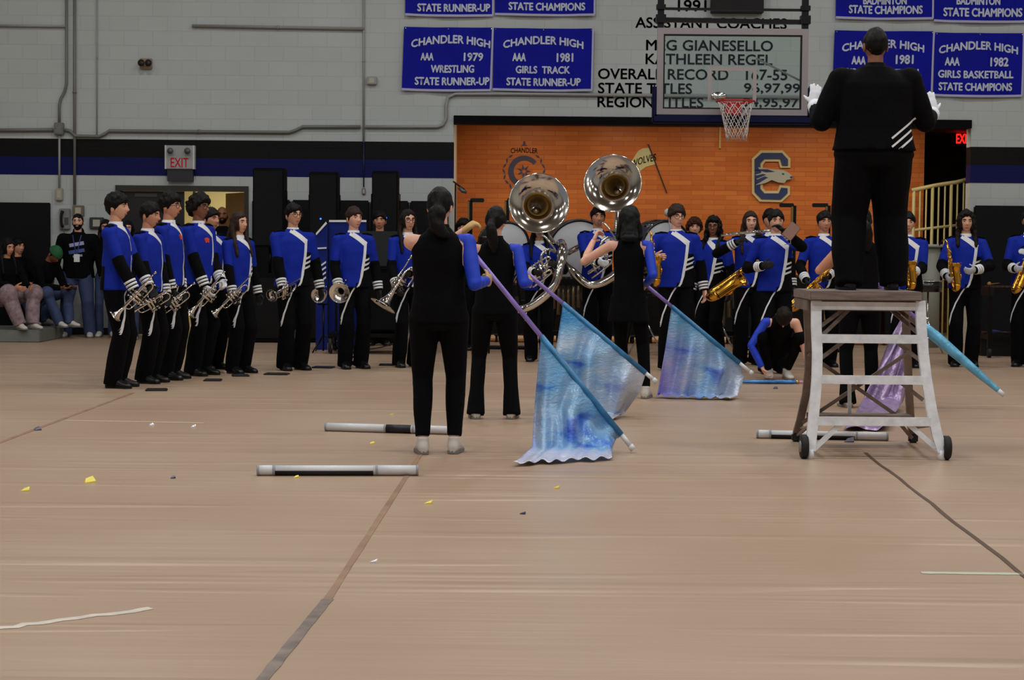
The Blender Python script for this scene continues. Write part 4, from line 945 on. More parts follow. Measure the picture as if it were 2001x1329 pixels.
def mello_proto(name):
    S = SILVER(); t = bpy.data.objects.new(name, None); COL.objects.link(t); t.empty_display_size = .1
    m = MB(); m.tube([(-.05, .02, -.10), (-.16, .02, -.09), (-.20, .02, -.02), (-.15, .02, .05), (-.05, .02, .05), (.06, .015, .045), (.12, .01, .04), (.17, .005, .04), (.205, 0, .04), (.225, 0, .04), (.236, 0, .04)], [.008, .008, .009, .010, .012, .018, .026, .04, .066, .10, .128], 24, fine=3, cap=False)
    m.closed_tube([(.236, .128 * cos(a), .04 + .128 * sin(a)) for a in [2 * pi * k / 32 for k in range(32)]], .0035, 6, up=(1, 0, 0)); m.build('bell', S, t, fix=False)
    m = MB(); m.tube([(-.27, -.02, .05), (-.10, -.02, .05), (.02, -.02, .04), (.07, -.02, -.02), (.03, -.02, -.09), (-.05, -.02, -.10)], .007, 10, fine=4); m.build('leadpipe', S, t)
    m = MB(); m.tube([(-.30, -.02, .05), (-.285, -.02, .05), (-.26, -.02, .05)], [.014, .012, .006], 12); m.build('mouthpiece', S, t)
    m = MB(); m.closed_tube([(-.03 + .10 * cos(a), -.035, -.03 + .08 * sin(a)) for a in [2 * pi * k / 28 for k in range(28)]], .0075, 8, up=(0, 1, 0)); m.build('tubing_coil', S, t)
    for k in range(3):
        x = -.06 + .034 * k; m = MB(); m.cyl((x, 0, -.10), (x, 0, .05), .0145, 16); m.cyl((x, 0, .05), (x, 0, .085), .003, 8); m.cyl((x, 0, .083), (x, 0, .088), .011, 14); m.build('valve', S, t)
    return t
def sax_proto(name):
    G = BRASS(); t = bpy.data.objects.new(name, None); COL.objects.link(t); t.empty_display_size = .1
    m = MB(); m.tube([(0, 0, .30), (0, 0, .1), (0, 0, -.12), (0, 0, -.24), (0, -.02, -.285), (0, -.055, -.30), (0, -.09, -.285), (0, -.11, -.24)], [.0125, .018, .026, .030, .033, .036, .039, .041], 18, fine=3); m.build('body_tube', G, t)
    m = MB(); m.tube([(0, -.11, -.24), (0, -.112, -.16), (0, -.115, -.08), (0, -.122, -.03), (0, -.132, .0), (0, -.138, .012)], [.041, .043, .047, .054, .064, .070], 22, fine=3, cap=False)
    m.closed_tube([(.070 * cos(a), -.138 + .068 * sin(a), .012 + .02 * -sin(a) * .8) for a in [2 * pi * k / 28 for k in range(28)]], .0035, 6); m.build('bell', G, t, fix=False)
    m = MB(); m.tube([(0, 0, .30), (0, .0, .335), (0, .025, .362), (0, .07, .372), (0, .12, .355)], [.0125, .012, .011, .009, .0075], 12, fine=4); m.build('neck', G, t)
    m = MB(); m.tube([(0, .10, .362), (0, .13, .350), (0, .17, .328), (0, .19, .314)], [.0095, .011, .010, .005], 12); m.build('mouthpiece', BLACKP(), t)
    m = MB()
    for k, z in enumerate((.22, .17, .12, .03, -.03, -.09, -.15, -.20)): m.cyl((0, -.012 - .003 * k, z), (0, -.028 - .0032 * k, z), .010 + .0018 * k, 14)
    for sx, z0, z1 in ((.022, -.2, .26), (-.026, -.22, .18), (.030, -.26, .05)): m.cyl((sx, -.012, z0), (sx, -.012, z1), .0028, 8)
    for z in (-.14, -.06, .1, .2): m.ball((.034, .0, z), (.012, .008, .02), 10, 6)
    m.build('keywork', G, t)
    m = MB(); m.tube([(.03, -.12, -.2), (.055, -.12, -.17), (.055, -.115, -.10), (.035, -.12, -.07)], .0035, 8, fine=3); m.cyl((.045, -.11, -.135), (.062, -.11, -.135), .028, 16); m.build('key_guard', G, t)
    return t
TRUMPETS = []; PROTO = {}
def place(kind, a, b, label, cat, group, scale=1.0, up=V((0, 0, 1)), fn=None, axis='x', roll=0.0):
    """a = mouthpiece end, b = bell end; the instrument is centred between them."""
    if kind not in PROTO: o = PROTO[kind] = fn(kind)
    else: o = copy_tree(PROTO[kind])
    tag(o, label, cat, group); c = (a + b) / 2
    F = frame(b - a, up)
    if axis == 'z': F = frame(b - a, up) @ Matrix(((0, 0, -1, 0), (0, 1, 0, 0), (1, 0, 0, 0), (0, 0, 0, 1)))
    o.matrix_world = Matrix.Translation(c) @ F @ Matrix.Rotation(R_(roll), 4, 'X' if axis == 'x' else 'Z') @ Matrix.Scale(scale, 4)
    return o
def trumpet(pa, pb, Y, dya, dyb, label, scale=1.0, roll=0):
    a = at(pa[0], pa[1], Y + dya); b = at(pb[0], pb[1], Y + dyb); L = .53 * scale
    c = (a + b) / 2; d = (b - a).normalized() * L / 2
    return place('trumpet', c - d, c + d, label, 'trumpet', 'silver trumpets of the marching line', scale, V((0, -.5, .8)), trumpet_proto, 'x', roll)
def mello(pa, pb, Y, dya, dyb, label, scale=1.0, roll=0):
    a = at(pa[0], pa[1], Y + dya); b = at(pb[0], pb[1], Y + dyb)
    return place('mellophone', a, b, label, 'mellophone', 'silver mellophones', scale, V((0, -.5, .8)), mello_proto, 'x', roll)
def sax(pt, pb, Y, dyt, dyb, label, scale=1.0, roll=0):
    a = at(pt[0], pt[1], Y + dyt); b = at(pb[0], pb[1], Y + dyb)
    return place('saxophone', a, b, label, 'saxophone', 'gold saxophones of the band', scale, V((0, 1, 0)), sax_proto, 'z', roll)
def sousaphone(rec, bell_px, tilt, lean, kind, label):
    """Bell faces the camera; the coil goes round the player from the left shoulder to the right hip."""
    S = SILVER(); M = rec['M']; Y = rec['Y']; t = bpy.data.objects.new('sousaphone', None); COL.objects.link(t); tag(t, label, 'sousaphone', 'silver sousaphones')
    base = M.translation.copy(); t.location = base; k = rec['k']
    bc = at(bell_px[0], bell_px[1], Y - .12) - base
    TBl = Matrix.Translation(bc) @ Matrix.Rotation(R_(lean), 4, 'Z') @ Matrix.Rotation(R_(tilt), 4, 'X')
    def prof(pr, n=56, m=None):
        m = m or MB(); rg = [(TBl @ V((0, y, 0)), TBl.to_3x3() @ V((r, 0, 0)), TBl.to_3x3() @ V((0, 0, r))) for y, r in pr]; return m.rings(rg, n, 0, False)
    pr = []
    for i in range(23):
        f = i / 22; r = .335 - (.335 - .125) * f; pr.append((.006 + .050 * f + .10 * f ** 3, r))
    m = prof(pr); m = prof([(y + .006, r - .001) for y, r in pr], 56, m)
    m.closed_tube([TBl @ V((.335 * cos(a), .004, .335 * sin(a))) for a in [2 * pi * q / 60 for q in range(60)]], .008, 8, up=TBl.to_3x3() @ V((0, 1, 0))); m.build('bell', S, t, fix=False)
    th = [(.156 + .30 * f, .125 - .062 * f ** .6) for f in [i / 10 for i in range(11)]]
    prof([(y, r - .003) for y, r in th]).build('bell_throat', mat('gold_lacquer_inner', (150, 120, 62), .6, metal=.6), t, fix=False); prof(th).build('throat_shell', S, t, fix=False)
    end = TBl @ V((0, .456, 0)); ls = V((.20, .06, 1.44)) * k
    m = MB(); m.tube([end, end + V((.0, .10, -.04)), end + V((.03, .16, -.18)), V((.25, .30, 1.32)) * k, V((.28, .24, 1.12)) * k], [.063, .062, .058, .054, .05], 16, fine=5); m.build('bell_branch', S, t)
    loop = ((.27, .02, 1.47), (.28, -.20, 1.40), (.25, -.34, 1.20), (.18, -.38, .96), (.0, -.38, .77), (-.20, -.33, .66), (-.36, -.12, .70), (-.37, .12, .90), (-.25, .29, 1.14), (.0, .31, 1.34), (.2, .2, 1.46)) if kind == 0 else ((.27, .02, 1.47), (.32, -.20, 1.32), (.27, -.35, 1.08), (.10, -.39, .92), (-.10, -.39, .86), (-.28, -.31, 1.0), (-.38, -.10, 1.12), (-.36, .14, 1.2), (-.22, .29, 1.28), (.0, .31, 1.38), (.2, .2, 1.46))
    pts = [V(p) * k for p in loop]; rad = [.058 - .028 * q / 10 for q in range(11)]; pts, rad = smooth_path(pts, rad, 5)
    m = MB(); m.tube(pts, rad, 14); m.build('body_coil', S, t)
    m = MB(); m.tube([V(p) * k for p in ((.20, -.22, 1.36), (.10, -.33, 1.40), (.02, -.36, 1.32), (.04, -.36, 1.20), (.12, -.34, 1.14))], .016, 10, fine=5); m.tube([V(p) * k for p in ((-.10, -.34, 1.18), (.08, -.37, 1.30), (.12, -.36, 1.27), (-.06, -.34, 1.13))], .011, 8, fine=5); m.tube([V(p) * k for p in ((-.16, -.32, 1.06), (.06, -.37, 1.20), (.09, -.36, 1.16), (-.12, -.32, 1.0))], .011, 8, fine=5); m.tube([V(p) * k for p in ((-.12, -.36, .98), (.10, -.39, 1.14), (.13, -.37, 1.10), (-.08, -.34, .93))], .012, 8, fine=5); m.build('valve_tubing', S, t)
    for q in range(3):
        a = V((-.03 + .038 * q, -.365, 1.00 + .03 * q)) * k; b = a + V((-.045, -.02, .14)); m = MB(); m.cyl(a, b, .017, 14); m.cyl(b, b + (b - a) * .25, .004, 8); m.ball(b + (b - a) * .27, .011, 10, 6); m.build('valve', S, t)
    mp = rec['M'] @ rec['TH'] @ V((0, -.10, 1.574)) - base; st = V((.20, -.22, 1.36)) * k
    m = MB(); m.tube([mp, mp + V((.0, -.05, 0)), mp + V((.06, -.12, -.02)), st.lerp(mp, .3) + V((.03, -.04, .0)), st], [.010, .009, .011, .013, .016], 10, fine=4); m.tube([mp + V((0, .004, 0)), mp + V((0, -.012, 0))], [.020, .016], 14); m.build('mouthpipe', S, t)
    return t
# ------------------------------------------------------------------ cast
BLK = (10, 8, 8); DKB = (22, 15, 12); BRN = (50, 34, 26); MBR = (66, 46, 34)
# trumpet line on the left, nearest first
PT_ = [
 (228, 757, 380, 'first trumpeter at the left end of the line with swept-up black hair, in profile', dict(yaw=80, hair='messy', hc=BLK, skin='olive', aN=(264, 570, -.20), aP=(292, 560, .05))),
 (290, 748, 397, 'second trumpeter with a dark fringe looking slightly down beside the first', dict(yaw=72, hair='short', hc=BLK, skin='tan', hp=6, aN=(300, 585, -.20), aP=(325, 575, .05))),
 (331, 741, 379, 'third trumpeter with thick black hair and glasses behind the second', dict(yaw=76, hair='messy', hc=BLK, skin='tan', glasses=True, aN=(338, 582, -.20), aP=(356, 576, .05))),
 (388, 733, 382, 'trumpeter with rounded afro hair and glasses and an orange badge', dict(yaw=62, hair='curly', hc=BLK, skin='brown', glasses=True, aN=(404, 570, -.22), aP=(432, 548, -.05), glove='white')),
 (466, 729, 415, 'girl trumpeter with long brown hair over her shoulders', dict(yaw=52, hair='long', hc=BRN, skin='olive', g=.94, sw=.94, aN=(455, 578, -.24), aP=None)),
 (572, 723, 399, 'tall trumpeter with glasses and parted dark hair standing before the black speakers', dict(yaw=30, hair='short', hc=BLK, skin='olive', glasses=True, g=1.06, sw=1.06, aN=(552, 562, -.26), hy=8)),
 (690, 720, 406, 'boy with short brown hair holding a mellophone at his waist', dict(yaw=22, hair='short', hc=BRN, skin='light', aN=(662, 562, -.24), hy=14)),
 (795, 717, 411, 'girl with glasses and dark curls holding a baritone horn partly behind the first flag bearer', dict(yaw=24, hair='long', hc=DKB, skin='olive', glasses=True, g=.95, sw=.95, aN=(775, 560, -.28), aP=(800, 535, -.2))),
 (412, 722, 408, 'player in blue mostly hidden behind the trumpeter with the afro', dict(yaw=50, hair='short', hc=BLK, skin='tan')),
]
REC = {}
for i, (px, fy, ty, lb, kw) in enumerate(PT_):
    kw.setdefault('glove', 'black'); kw.setdefault('legs', 'straight'); kw.setdefault('curlN', .75); kw.setdefault('curlP', .55)
    REC[i] = person(px, fy, ty, lb, **kw)
YT = [REC[i]['Y'] for i in range(9)]
trumpet((302, 543), (230, 618), YT[0], -.22, -.24, 'silver trumpet held low by the first trumpeter at the left end')
trumpet((330, 572), (262, 612), YT[1], -.20, -.26, 'silver trumpet held level by the second trumpeter')
trumpet((362, 574), (312, 612), YT[2], -.20, -.28, 'silver trumpet held by the third trumpeter with thick black hair')
trumpet((436, 542), (376, 612), YT[3], -.22, -.26, 'silver trumpet slanting down from the white gloves of the player with afro hair')
trumpet((486, 550), (424, 612), YT[4], -.26, -.32, 'silver trumpet held across the hips of the girl with long brown hair')
trumpet((576, 556), (538, 578), YT[5], -.20, -.50, 'silver trumpet pointing forward from the tall player with glasses')
mello((678, 556), (662, 580), YT[6], -.16, -.58, 'silver mellophone with its bell toward us held by the short-haired boy', .82)
mello((803, 520), (754, 597), YT[7], -.24, -.34, 'large silver baritone horn slanting down beside the first flag bearer', 1.15)
# orange ribbon badges
for i, (dx, z) in ((3, (.02, 1.31)), (2, (.06, 1.34))):
    r = REC[i]; r['trim'](r['bv'], [(-.06 + dx, z), (-.03 + dx, z + .01), (0 + dx, z)], .045, 'badge', mat('orange_badge', (210, 60, 30), .6))

# flag bearers in black seen from behind
W1 = person(856, 886, 367, 'flag bearer nearest to us seen from behind with a low dark bun and white sneakers', yaw=180, g=1.16, outfit='guard', hair='bun', hc=BLK, skin='light', glove='tan', aN=(950, 549, .14), eN=(-.15, .5, -1), aP=(905, 452, .24), eP=(1, .1, -.75), legs='legging', hy=-12, curlN=1.0, curlP=.9, feet=((-.105, -.02), (.10, .03)), face_on=False)
W2 = person(965, 818, 404, 'flag bearer with a sleek ponytail and flared black trousers behind the nearest one', yaw=180, g=1.06, outfit='guard', hair='pony', hc=BLK, skin='olive', glove='tan', aN=(1034, 553, .14), eN=(-.2, .5, -1), aP=(985, 500, .26), eP=(1, .1, -.75), legs='flare', hy=-18, curlN=1.0, curlP=.9, feet=((-.145, 0), (.15, .02)), face_on=False)
W3 = person(1226, 778, 404, 'flag bearer with short dark bob and long black tunic raising her bare elbow', yaw=176, g=.92, outfit='guard', hair='bob', hc=(16, 20, 20), skin='light', aN=(1262, 556, .10), eN=(-.2, .5, -1), aP=(1160, 470, .22), eP=(1, .1, -.9), legs='tunic', curlN=1.0, curlP=.8, feet=((-.165, 0), (.04, -.25)), face_on=False)
# conductor on the stand
LY = ground(1700, 893).y
DM = person(1702, 566, 54, 'conductor in black uniform seen from behind on the white stand with white gloves raised', yaw=180, g=1.58, sw=1.09, wide=1.08, outfit='dm', hair='buzz', hc=BLK, skin='brown', glove='white', Y=LY + .28, z0=1.045, aN=(1822, 222, .24), eN=(-.4, 0, -1), aP=(1592, 206, .24), eP=(.45, 0, -1), fN=(.15, -.25, 1), fP=(-.1, -.25, 1), legs='dm', feet=((-.15, -.03), (.16, .05)), curlN=.15, curlP=.15, spread=.25, face_on=False, pnN=(0, -1, 0), pnP=(0, -1, 0))
# sousaphones
S1 = person(1052, 706, 432, 'sousaphone player with long dark hair hidden under the lower silver bell', yaw=0, hair='long', hc=BLK, skin='olive', aN=('L', -.06, -.40, 1.12), aP=('L', .20, -.30, 1.20), glove='black', g=.98)
S2 = person(1165, 700, 405, 'sousaphone player with short dark hair under the upper silver bell', yaw=8, hair='short', hc=BLK, skin='tan', aN=('L', -.06, -.40, 1.12), aP=('L', .20, -.30, 1.20), glove='white')
sousaphone(S1, (1053, 397), -8, 3, 0, 'lower silver sousaphone with its big bell facing us left of the other')
sousaphone(S2, (1197, 358), -10, -12, 1, 'upper silver sousaphone with its bell tilted, in front of the painted pennant')
# saxophones and others on the right
def uni(px, ty, Y, lb, **kw):
    kw.setdefault('glove', 'black'); kw.setdefault('legs', 'straight'); kw.setdefault('curlN', .7); kw.setdefault('curlP', .5)
    return person(px, 700, ty, lb, Y=Y, **kw)
X1 = uni(1318, 403, 19.6, 'saxophone boy with parted brown hair and glasses, one bare hand hanging down', hair='messy', hc=BRN, skin='light', glasses=True, yaw=6, g=1.10, sw=1.08, aN=(1281, 505, -.32), aP=None, glove=None, hy=12)
X2 = uni(1391, 425, 21.2, 'player with shoulder-length dark curls and glasses in the row behind', hair='curlylong', hc=BLK, skin='brown', glasses=True, yaw=-40, hy=25)
X3 = uni(1462, 414, 20.6, 'flute player with long brown hair holding the flute sideways', hair='long', hc=BRN, skin='light', yaw=2, aN=(1438, 474, -.26), aP=(1496, 468, -.22), eN=(-1, .2, -.6), eP=(1, .2, -.6))
X4 = uni(1512, 412, 19.2, 'player lifting a gloved hand with a brown flip folder before his face', hair='short', hc=BLK, skin='olive', yaw=4, g=1.02, sw=1.04, aN=(1490, 520, -.2), aP=(1532, 452, -.30), eP=(1, -.1, -.8))
X5 = uni(1500, 410, 21.6, 'dark-haired player whose head shows behind the raised folder', hair='short', hc=BLK, skin='tan')
X6 = uni(1606, 414, 20.4, 'boy with black hair and a white collar just left of the conductor', hair='short', hc=BLK, skin='tan', yaw=6, aN=(1575, 548, -.28), aP=(1618, 540, -.28))
X7 = uni(1768, 416, 20.4, 'player half hidden behind the legs of the conductor on their right side', hair='short', hc=BLK, skin='olive', yaw=-6, glove='grey', aN=(1755, 540, -.28), aP=(1783, 532, -.3))
X8 = person(1882, 716, 414, 'saxophone girl with long dark hair standing alone right of the stand', yaw=-6, hair='curlylong', hc=DKB, skin='olive', g=.98, glove='grey', aN=(1850, 540, -.28), aP=(1905, 528, -.26), eP=(1, .2, -.8), legs='straight', curlN=.7, curlP=.7)
X9 = person(2006, 716, 410, 'player in blue cut off by the right edge of the picture', yaw=-20, hair='short', hc=BLK, skin='tan', glove='grey', aN=(1984, 525, -.25), aP=(2012, 500, -.28), legs='straight')
sax((1273, 470), (1278, 548), X1['Y'], -0.35, -0.40, 'gold saxophone hanging upright on the boy with parted brown hair', .84, -70)
sax((1478, 508), (1398, 566), X4['Y'] + .75, -0.35, -0.36, 'gold tenor saxophone lying across the hip behind the player with the folder', 1.22, -70)
sax((1618, 528), (1552, 590), X6['Y'], -0.37, -0.42, 'gold saxophone mostly hidden behind the left legs of the stand', 1.1, -70)
sax((1768, 480), (1776, 556), X7['Y'], -0.35, -0.40, 'gold saxophone half hidden behind the conductor', .84, -70)
sax((1852, 484), (1863, 560), X8['Y'], -0.33, -0.38, 'gold saxophone held upright by the girl with long dark hair', .84, -70)
sax((2006, 500), (1984, 556), X9['Y'], -0.33, -0.38, 'gold saxophone at the right edge of the picture', .84, -70)
# flute and folder
a = at(1409, 460, X3['Y'] - .32); b = at(1526, 449, X3['Y'] - .30); c = (a + b) / 2; d = (b - a).normalized()
t = empty('flute', c, 'silver flute held level in front of the girl with long brown hair', 'flute')
L = (b - a).length / 2; MB().cyl(-d * L, d * (L - .20), .0125, 14).build('body_tube', SILVER(), t); MB().cyl(d * (L - .20), d * L, .014, 14).build('head_joint', SILVER(), t)
m = MB()
for k in range(11): m.cyl(d * (-L + .08 + .035 * k) + V((0, -.010, .004)), d * (-L + .08 + .035 * k) + V((0, -.017, .008)), .010, 12)
m.cyl(d * (-L + .06) + V((0, -.006, .016)), d * (-L + .46) + V((0, -.006, .016)), .003, 8); m.build('keywork', SILVER(), t)
MB().ball(d * (L - .06) + V((0, -.006, .012)), (.018, .012, .006), 12, 6).build('lip_plate', SILVER(), t)
c = at(1544, 450, X4['Y'] - .36); t = empty('flip_folder', c, 'brown flip folder held up beside the face of a player', 'music folder')
T = Matrix.Rotation(R_(-14), 4, 'Z') @ Matrix.Rotation(R_(38), 4, 'Y')
MB().box((-.045, -.006, -.085), (.075, .006, .085), T=T, bev=.004).build('cover', mat('folder_brown', (124, 92, 82), .6), t)
MB().box((-.04, -.012, -.08), (.07, -.006, .08), T=T).build('pages', mat('folder_page', (150, 116, 104), .7), t)
MB().tube([T @ V((.07, 0, -.08)), T @ V((.09, 0, -.10)), T @ V((.05, .0, -.15))], .004, 6).build('clip', CHROME(), t)
# crouching and half-hidden flag bearers
CR = person(1520, 741, 0, 'crouching flag bearer in black with a blue sleeve reaching her bare arm to the floor', H=1.62, yaw=0, outfit='guard', hair='short', hc=DKB, skin='light', pelvis=(0, .22, .34), lean=52, feet=((-.09, .02), (.10, .04)), aN=('L', -.20, -.20, .14), aP=('L', .33, -.14, .03), eN=(-1, .1, .3), eP=(1, .2, .4), legs='legging', hp=38, g=.92, sw=.95, face_on=True, curlN=.6, curlP=.3)
W5 = person(1678, 795, 405, 'flag bearer behind the stand, only bare elbow and legs showing', yaw=180, g=1.02, outfit='guard', hair='pony', hc=BLK, skin='tan', aN=(1760, 600, .15), eN=(-.3, .5, -1), aP=(1640, 505, .24), eP=(1, -.1, -.9), legs='flare', feet=((-.12, 0), (.11, .05)), face_on=False)
# spectators and others in the background
person(153, 659, 418, 'bearded man in a dark hoodie with a lanyard badge standing by the wall', yaw=5, outfit='hoodie', hair='buzz', hc=DKB, skin='light', beard=True, g=1.32, sw=1.12, legs='jeans', feet=((-.17, -.02), (.17, -.06)), wide=1.05)
r = FIG[-1]; bv = r['bvh'](r['jme'])
r['trim'](bv, [(-.10, 1.30), (.10, 1.34)], .05, 'hoodie_print', mat('print_pale', (150, 156, 190), .7)); r['trim'](bv, [(-.11, 1.20), (.11, 1.24)], .05, 'hoodie_print', mat('print_blue', (66, 84, 150), .7)); r['trim'](bv, [(-.05, 1.145), (.08, 1.165)], .03, 'hoodie_print', mat('print_pale', (0, 0, 0)))
r['trim'](bv, [(-.06, 1.45), (.0, 1.18)], .014, 'lanyard', mat('lanyard_blue', (40, 50, 120), .7), off=.008); r['trim'](bv, [(.06, 1.45), (.012, 1.18)], .014, 'lanyard', mat('lanyard_blue', (0, 0, 0)), off=.008)
r['trim'](bv, [(.005, 1.18), (.005, 1.07)], .08, 'badge', WHITE(), off=.012)
def seat(px, py, Y, lb, **kw):
    return person(px, py, 0, lb, Y=Y, H=1.68, pelvis=(0, .1, .60), feet=((-.11, -.42, .168), (.11, -.40, .168)), outfit='casual', **kw)
seat(16, 660, 24.25, 'seated spectator in black top and pinkish plaid trousers at the left edge', yaw=50, hair='long', hc=BLK, skin='tan', legs='baggy', g=1.1, aN=('L', -.12, -.34, .74), aP=('L', .12, -.34, .74), lean=8)
seat(44, 655, 25.6, 'spectator with dark hair seated behind the one in plaid trousers', yaw=50, hair='short', hc=BLK, skin='tan', legs='jeans', aN=('L', -.12, -.34, .74), aP=('L', .12, -.34, .74))
seat(84, 658, 25.0, 'seated spectator in a green cap bending over a phone', yaw=58, hair='buzz', hc=BLK, skin='brown', legs='jeans', lean=26, hp=22, hatc=(24, 92, 52), aN=('L', -.08, -.44, .72), aP=('L', .10, -.44, .72), pnN=(0, 0, 1), pnP=(0, 0, 1))
r = FIG[-1]; c = r['M'] @ V((.01, -.56, .74)); t = empty('smartphone', c, 'dark smartphone in the hands of the spectator with the green cap', 'phone'); T = Matrix.Rotation(R_(58), 4, 'Z') @ Matrix.Rotation(R_(30), 4, 'X')
MB().box((-.038, -.075, -.005), (.038, .075, .005), T=T, bev=.004).build('case', BLACKP(), t); MB().box((-.034, -.07, .005), (.034, .07, .0065), T=T).build('screen', mat('phone_screen', (40, 44, 54), .15), t)
person(207, 655, 430, 'spectator whose dark hair shows behind the first trumpeter', Y=25.4, yaw=10, g=.85, sw=.9, outfit='casual', hair='long', hc=DKB, skin='tan', legs='jeans')
person(250, 655, 432, 'woman spectator whose face shows between the first and second trumpeters', Y=24.8, g=.9, yaw=5, outfit='casual', hair='long', hc=BLK, skin='olive', legs='jeans')
person(434, 655, 404, 'bald bearded man in dark clothes standing in the open doorway', Y=25.6, yaw=8, outfit='casual', hair=None, hc=DKB, skin='brown', beard=True, g=1.15, legs='straight')
person(741, 655, 414, 'dark-haired player whose face shows above the equipment cart', Y=23.9, yaw=0, outfit='casual', hair='short', hc=BLK, skin='tan', legs='straight')
person(904, 655, 430, 'curly-haired player showing behind the raised hand of the nearest flag bearer', Y=23.0, yaw=-10, outfit='casual', hair='curly', hc=BLK, skin='tan', legs='straight')
person(1354, 655, 428, 'auburn-haired player half hidden behind the saxophone boy', Y=23.4, yaw=0, outfit='casual', hair='curly', hc=(70, 36, 24), skin='light', legs='straight')
# ------------------------------------------------------------------ conductor's stand (wheeled white step ladder)
def pt(px, py, Y): return at(px, py, Y)
LF = ground(1590, 897).y; LBK = LF + 1.02                # front and rear feet
t = empty('conductor_stand', (ground(1712, 897).x, LF + .4, 0), 'wheeled white-painted step stand under the conductor', 'step stand')
O = t.location.copy(); WPT = mat('white_chipped_paint', (230, 236, 243), .5, var=.12, vscale=14, bump=.2, bscale=30); RAW = mat('weathered_aluminium', (128, 112, 102), .5, metal=.25, var=.3, vscale=7, bump=.15, bscale=25)
def rp(px, py, Y): return at(px, py, Y) - O
FT = LF + .10                                            # the front frame leans back towards the platform
def fy(py): f = (py - 590) / (897 - 590); return FT + (LF - FT) * max(0, f)
railL = [(1595, 588), (1595, 640), (1597, 690), (1596, 740), (1592, 790), (1587, 840), (1583, 892)]
railR = [(1798, 588), (1800, 640), (1804, 690), (1810, 740), (1820, 800), (1831, 850), (1841, 893)]
def rail(path, m, name, w=.062, d=.035, yf=None):
    pts = [rp(x, y, (yf or fy)(y)) for x, y in path]; pts[-1].z = max(pts[-1].z, .055)
    mb = MB()
    for a, b in zip(pts, pts[1:]): mb.bar(a, b + (b - a).normalized() * .004, w, d, up=(0, 1, 0))
    return mb.build(name, m, t)
rail(railL, WPT, 'front_rail'); rail(railR, WPT, 'front_rail')
def by(py): f = (py - 600) / (862 - 600); return LF + .62 + (LBK - LF - .62) * max(0, f)
def rails_x(path, y):
    for (x0, y0), (x1, y1) in zip(path, path[1:]):
        if y0 <= y <= y1: return x0 + (x1 - x0) * (y - y0) / (y1 - y0)
    return path[0][0] if y < path[0][1] else path[-1][0]
backL = [(1577, 600), (1580, 660), (1580, 720), (1575, 770), (1564, 820), (1556, 862)]
backR = [(1769, 600), (1773, 690), (1776, 770), (1780, 830), (1784, 866)]
rail(backL, RAW, 'rear_rail', .05, .03, by); rail(backR, RAW, 'rear_rail', .05, .03, by)
for y in (661, 741, 822):                                # three white front treads
    a = rp(rails_x(railL, y) + 8, y, fy(y)); b = rp(rails_x(railR, y) - 8, y + 1, fy(y)); hh = .052
    MB().box((a.x, min(a.y, b.y) - .02, a.z - hh / 2), (b.x, a.y + .16, a.z - hh / 2 + .012)).box((a.x, a.y - .022, a.z - hh / 2 - .002), (b.x, a.y - .004, a.z + hh / 2)).build('tread', WPT, t)
a = rp(1588, 597, FT - .005); b = rp(1806, 599, FT - .005); MB().bar(a, b, .03, .05).build('top_bar', WPT, t)
for y, x0, x1 in ((735, 1586, 1700), (808, 1580, 1776)):
    a = rp(x0, y, by(y) - .1); b = rp(x1, y, by(y) - .1); MB().box((a.x, a.y - .09, a.z - .03), (b.x, a.y + .09, a.z)).build('rear_tread', RAW, t)
# platform
pa = at(1583, 575, LF + .02) - O; pb_ = at(1803, 577, LF + .02) - O; ptop = 1.045
PW = mat('platform_wood', (120, 106, 100), .7, var=.3, vscale=5, stretch=(1, 8, 8), bump=.3, bscale=12)
MB().box((pa.x, LF + .02 - O.y, ptop - .058), (pb_.x, LF + .70 - O.y, ptop), bev=.006).build('platform', PW, t)
mb = MB(); mb.box((pa.x + .005, LF + .14 - O.y, ptop - .125), (pb_.x - .005, LF + .165 - O.y, ptop - .060)); mb.box((pa.x + .005, LF + .66 - O.y, ptop - .125), (pb_.x - .005, LF + .69 - O.y, ptop - .060)); mb.box((pa.x + .005, LF + .167 - O.y, ptop - .125), (pa.x + .03, LF + .658 - O.y, ptop - .060)); mb.box((pb_.x - .03, LF + .167 - O.y, ptop - .125), (pb_.x - .005, LF + .658 - O.y, ptop - .060)); mb.build('platform_apron', RAW, t)
# braces
def br(a, b, m, w=.024, name='brace'): MB().bar(a, b, w, .014, up=(0, 1, 0)).build(name, m, t)
br(rp(1600, 640, FT + .03), rp(1646, 606, FT + .10), RAW); br(rp(1600, 662, FT + .04), rp(1660, 604, FT + .12), RAW)
br(rp(1742, 606, FT + .35), rp(1798, 655, FT + .06), RAW); br(rp(1752, 603, FT + .40), rp(1800, 640, FT + .08), RAW)
br(rp(1599, 704, fy(704) + .03), rp(1650, 666, fy(666) + .08), RAW); br(rp(1800, 706, fy(706) + .03), rp(1750, 667, fy(667) + .08), RAW)
br(rp(1568, 826, by(826) - .025), rp(1774, 690, by(690) - .025), RAW); br(rp(1580, 692, by(692) - .042), rp(1778, 830, by(830) - .042), RAW)
br(rp(1804, 782, fy(782) + .05), rp(1758, 746, fy(746) + .08), RAW); br(rp(1660, 737, by(737) - .06), rp(1660, 808, by(808) - .06), WPT)
br(rp(1588, 880, fy(880) + .012), rp(1643, 828, fy(828) + .012), WPT, .032); br(rp(1834, 880, fy(880) + .012), rp(1772, 826, fy(826) + .012), WPT, .032)
br(rp(1560, 850, by(850) - .02), rp(1588, 826, fy(826) + .12), RAW); br(rp(1782, 856, by(856) - .02), rp(1745, 812, by(812) - .05), RAW)
br(rp(1592, 838, fy(838) + .05), rp(1566, 836, by(836) - .02), RAW); br(rp(1826, 830, fy(830) + .05), rp(1784, 836, by(836) - .02), RAW)
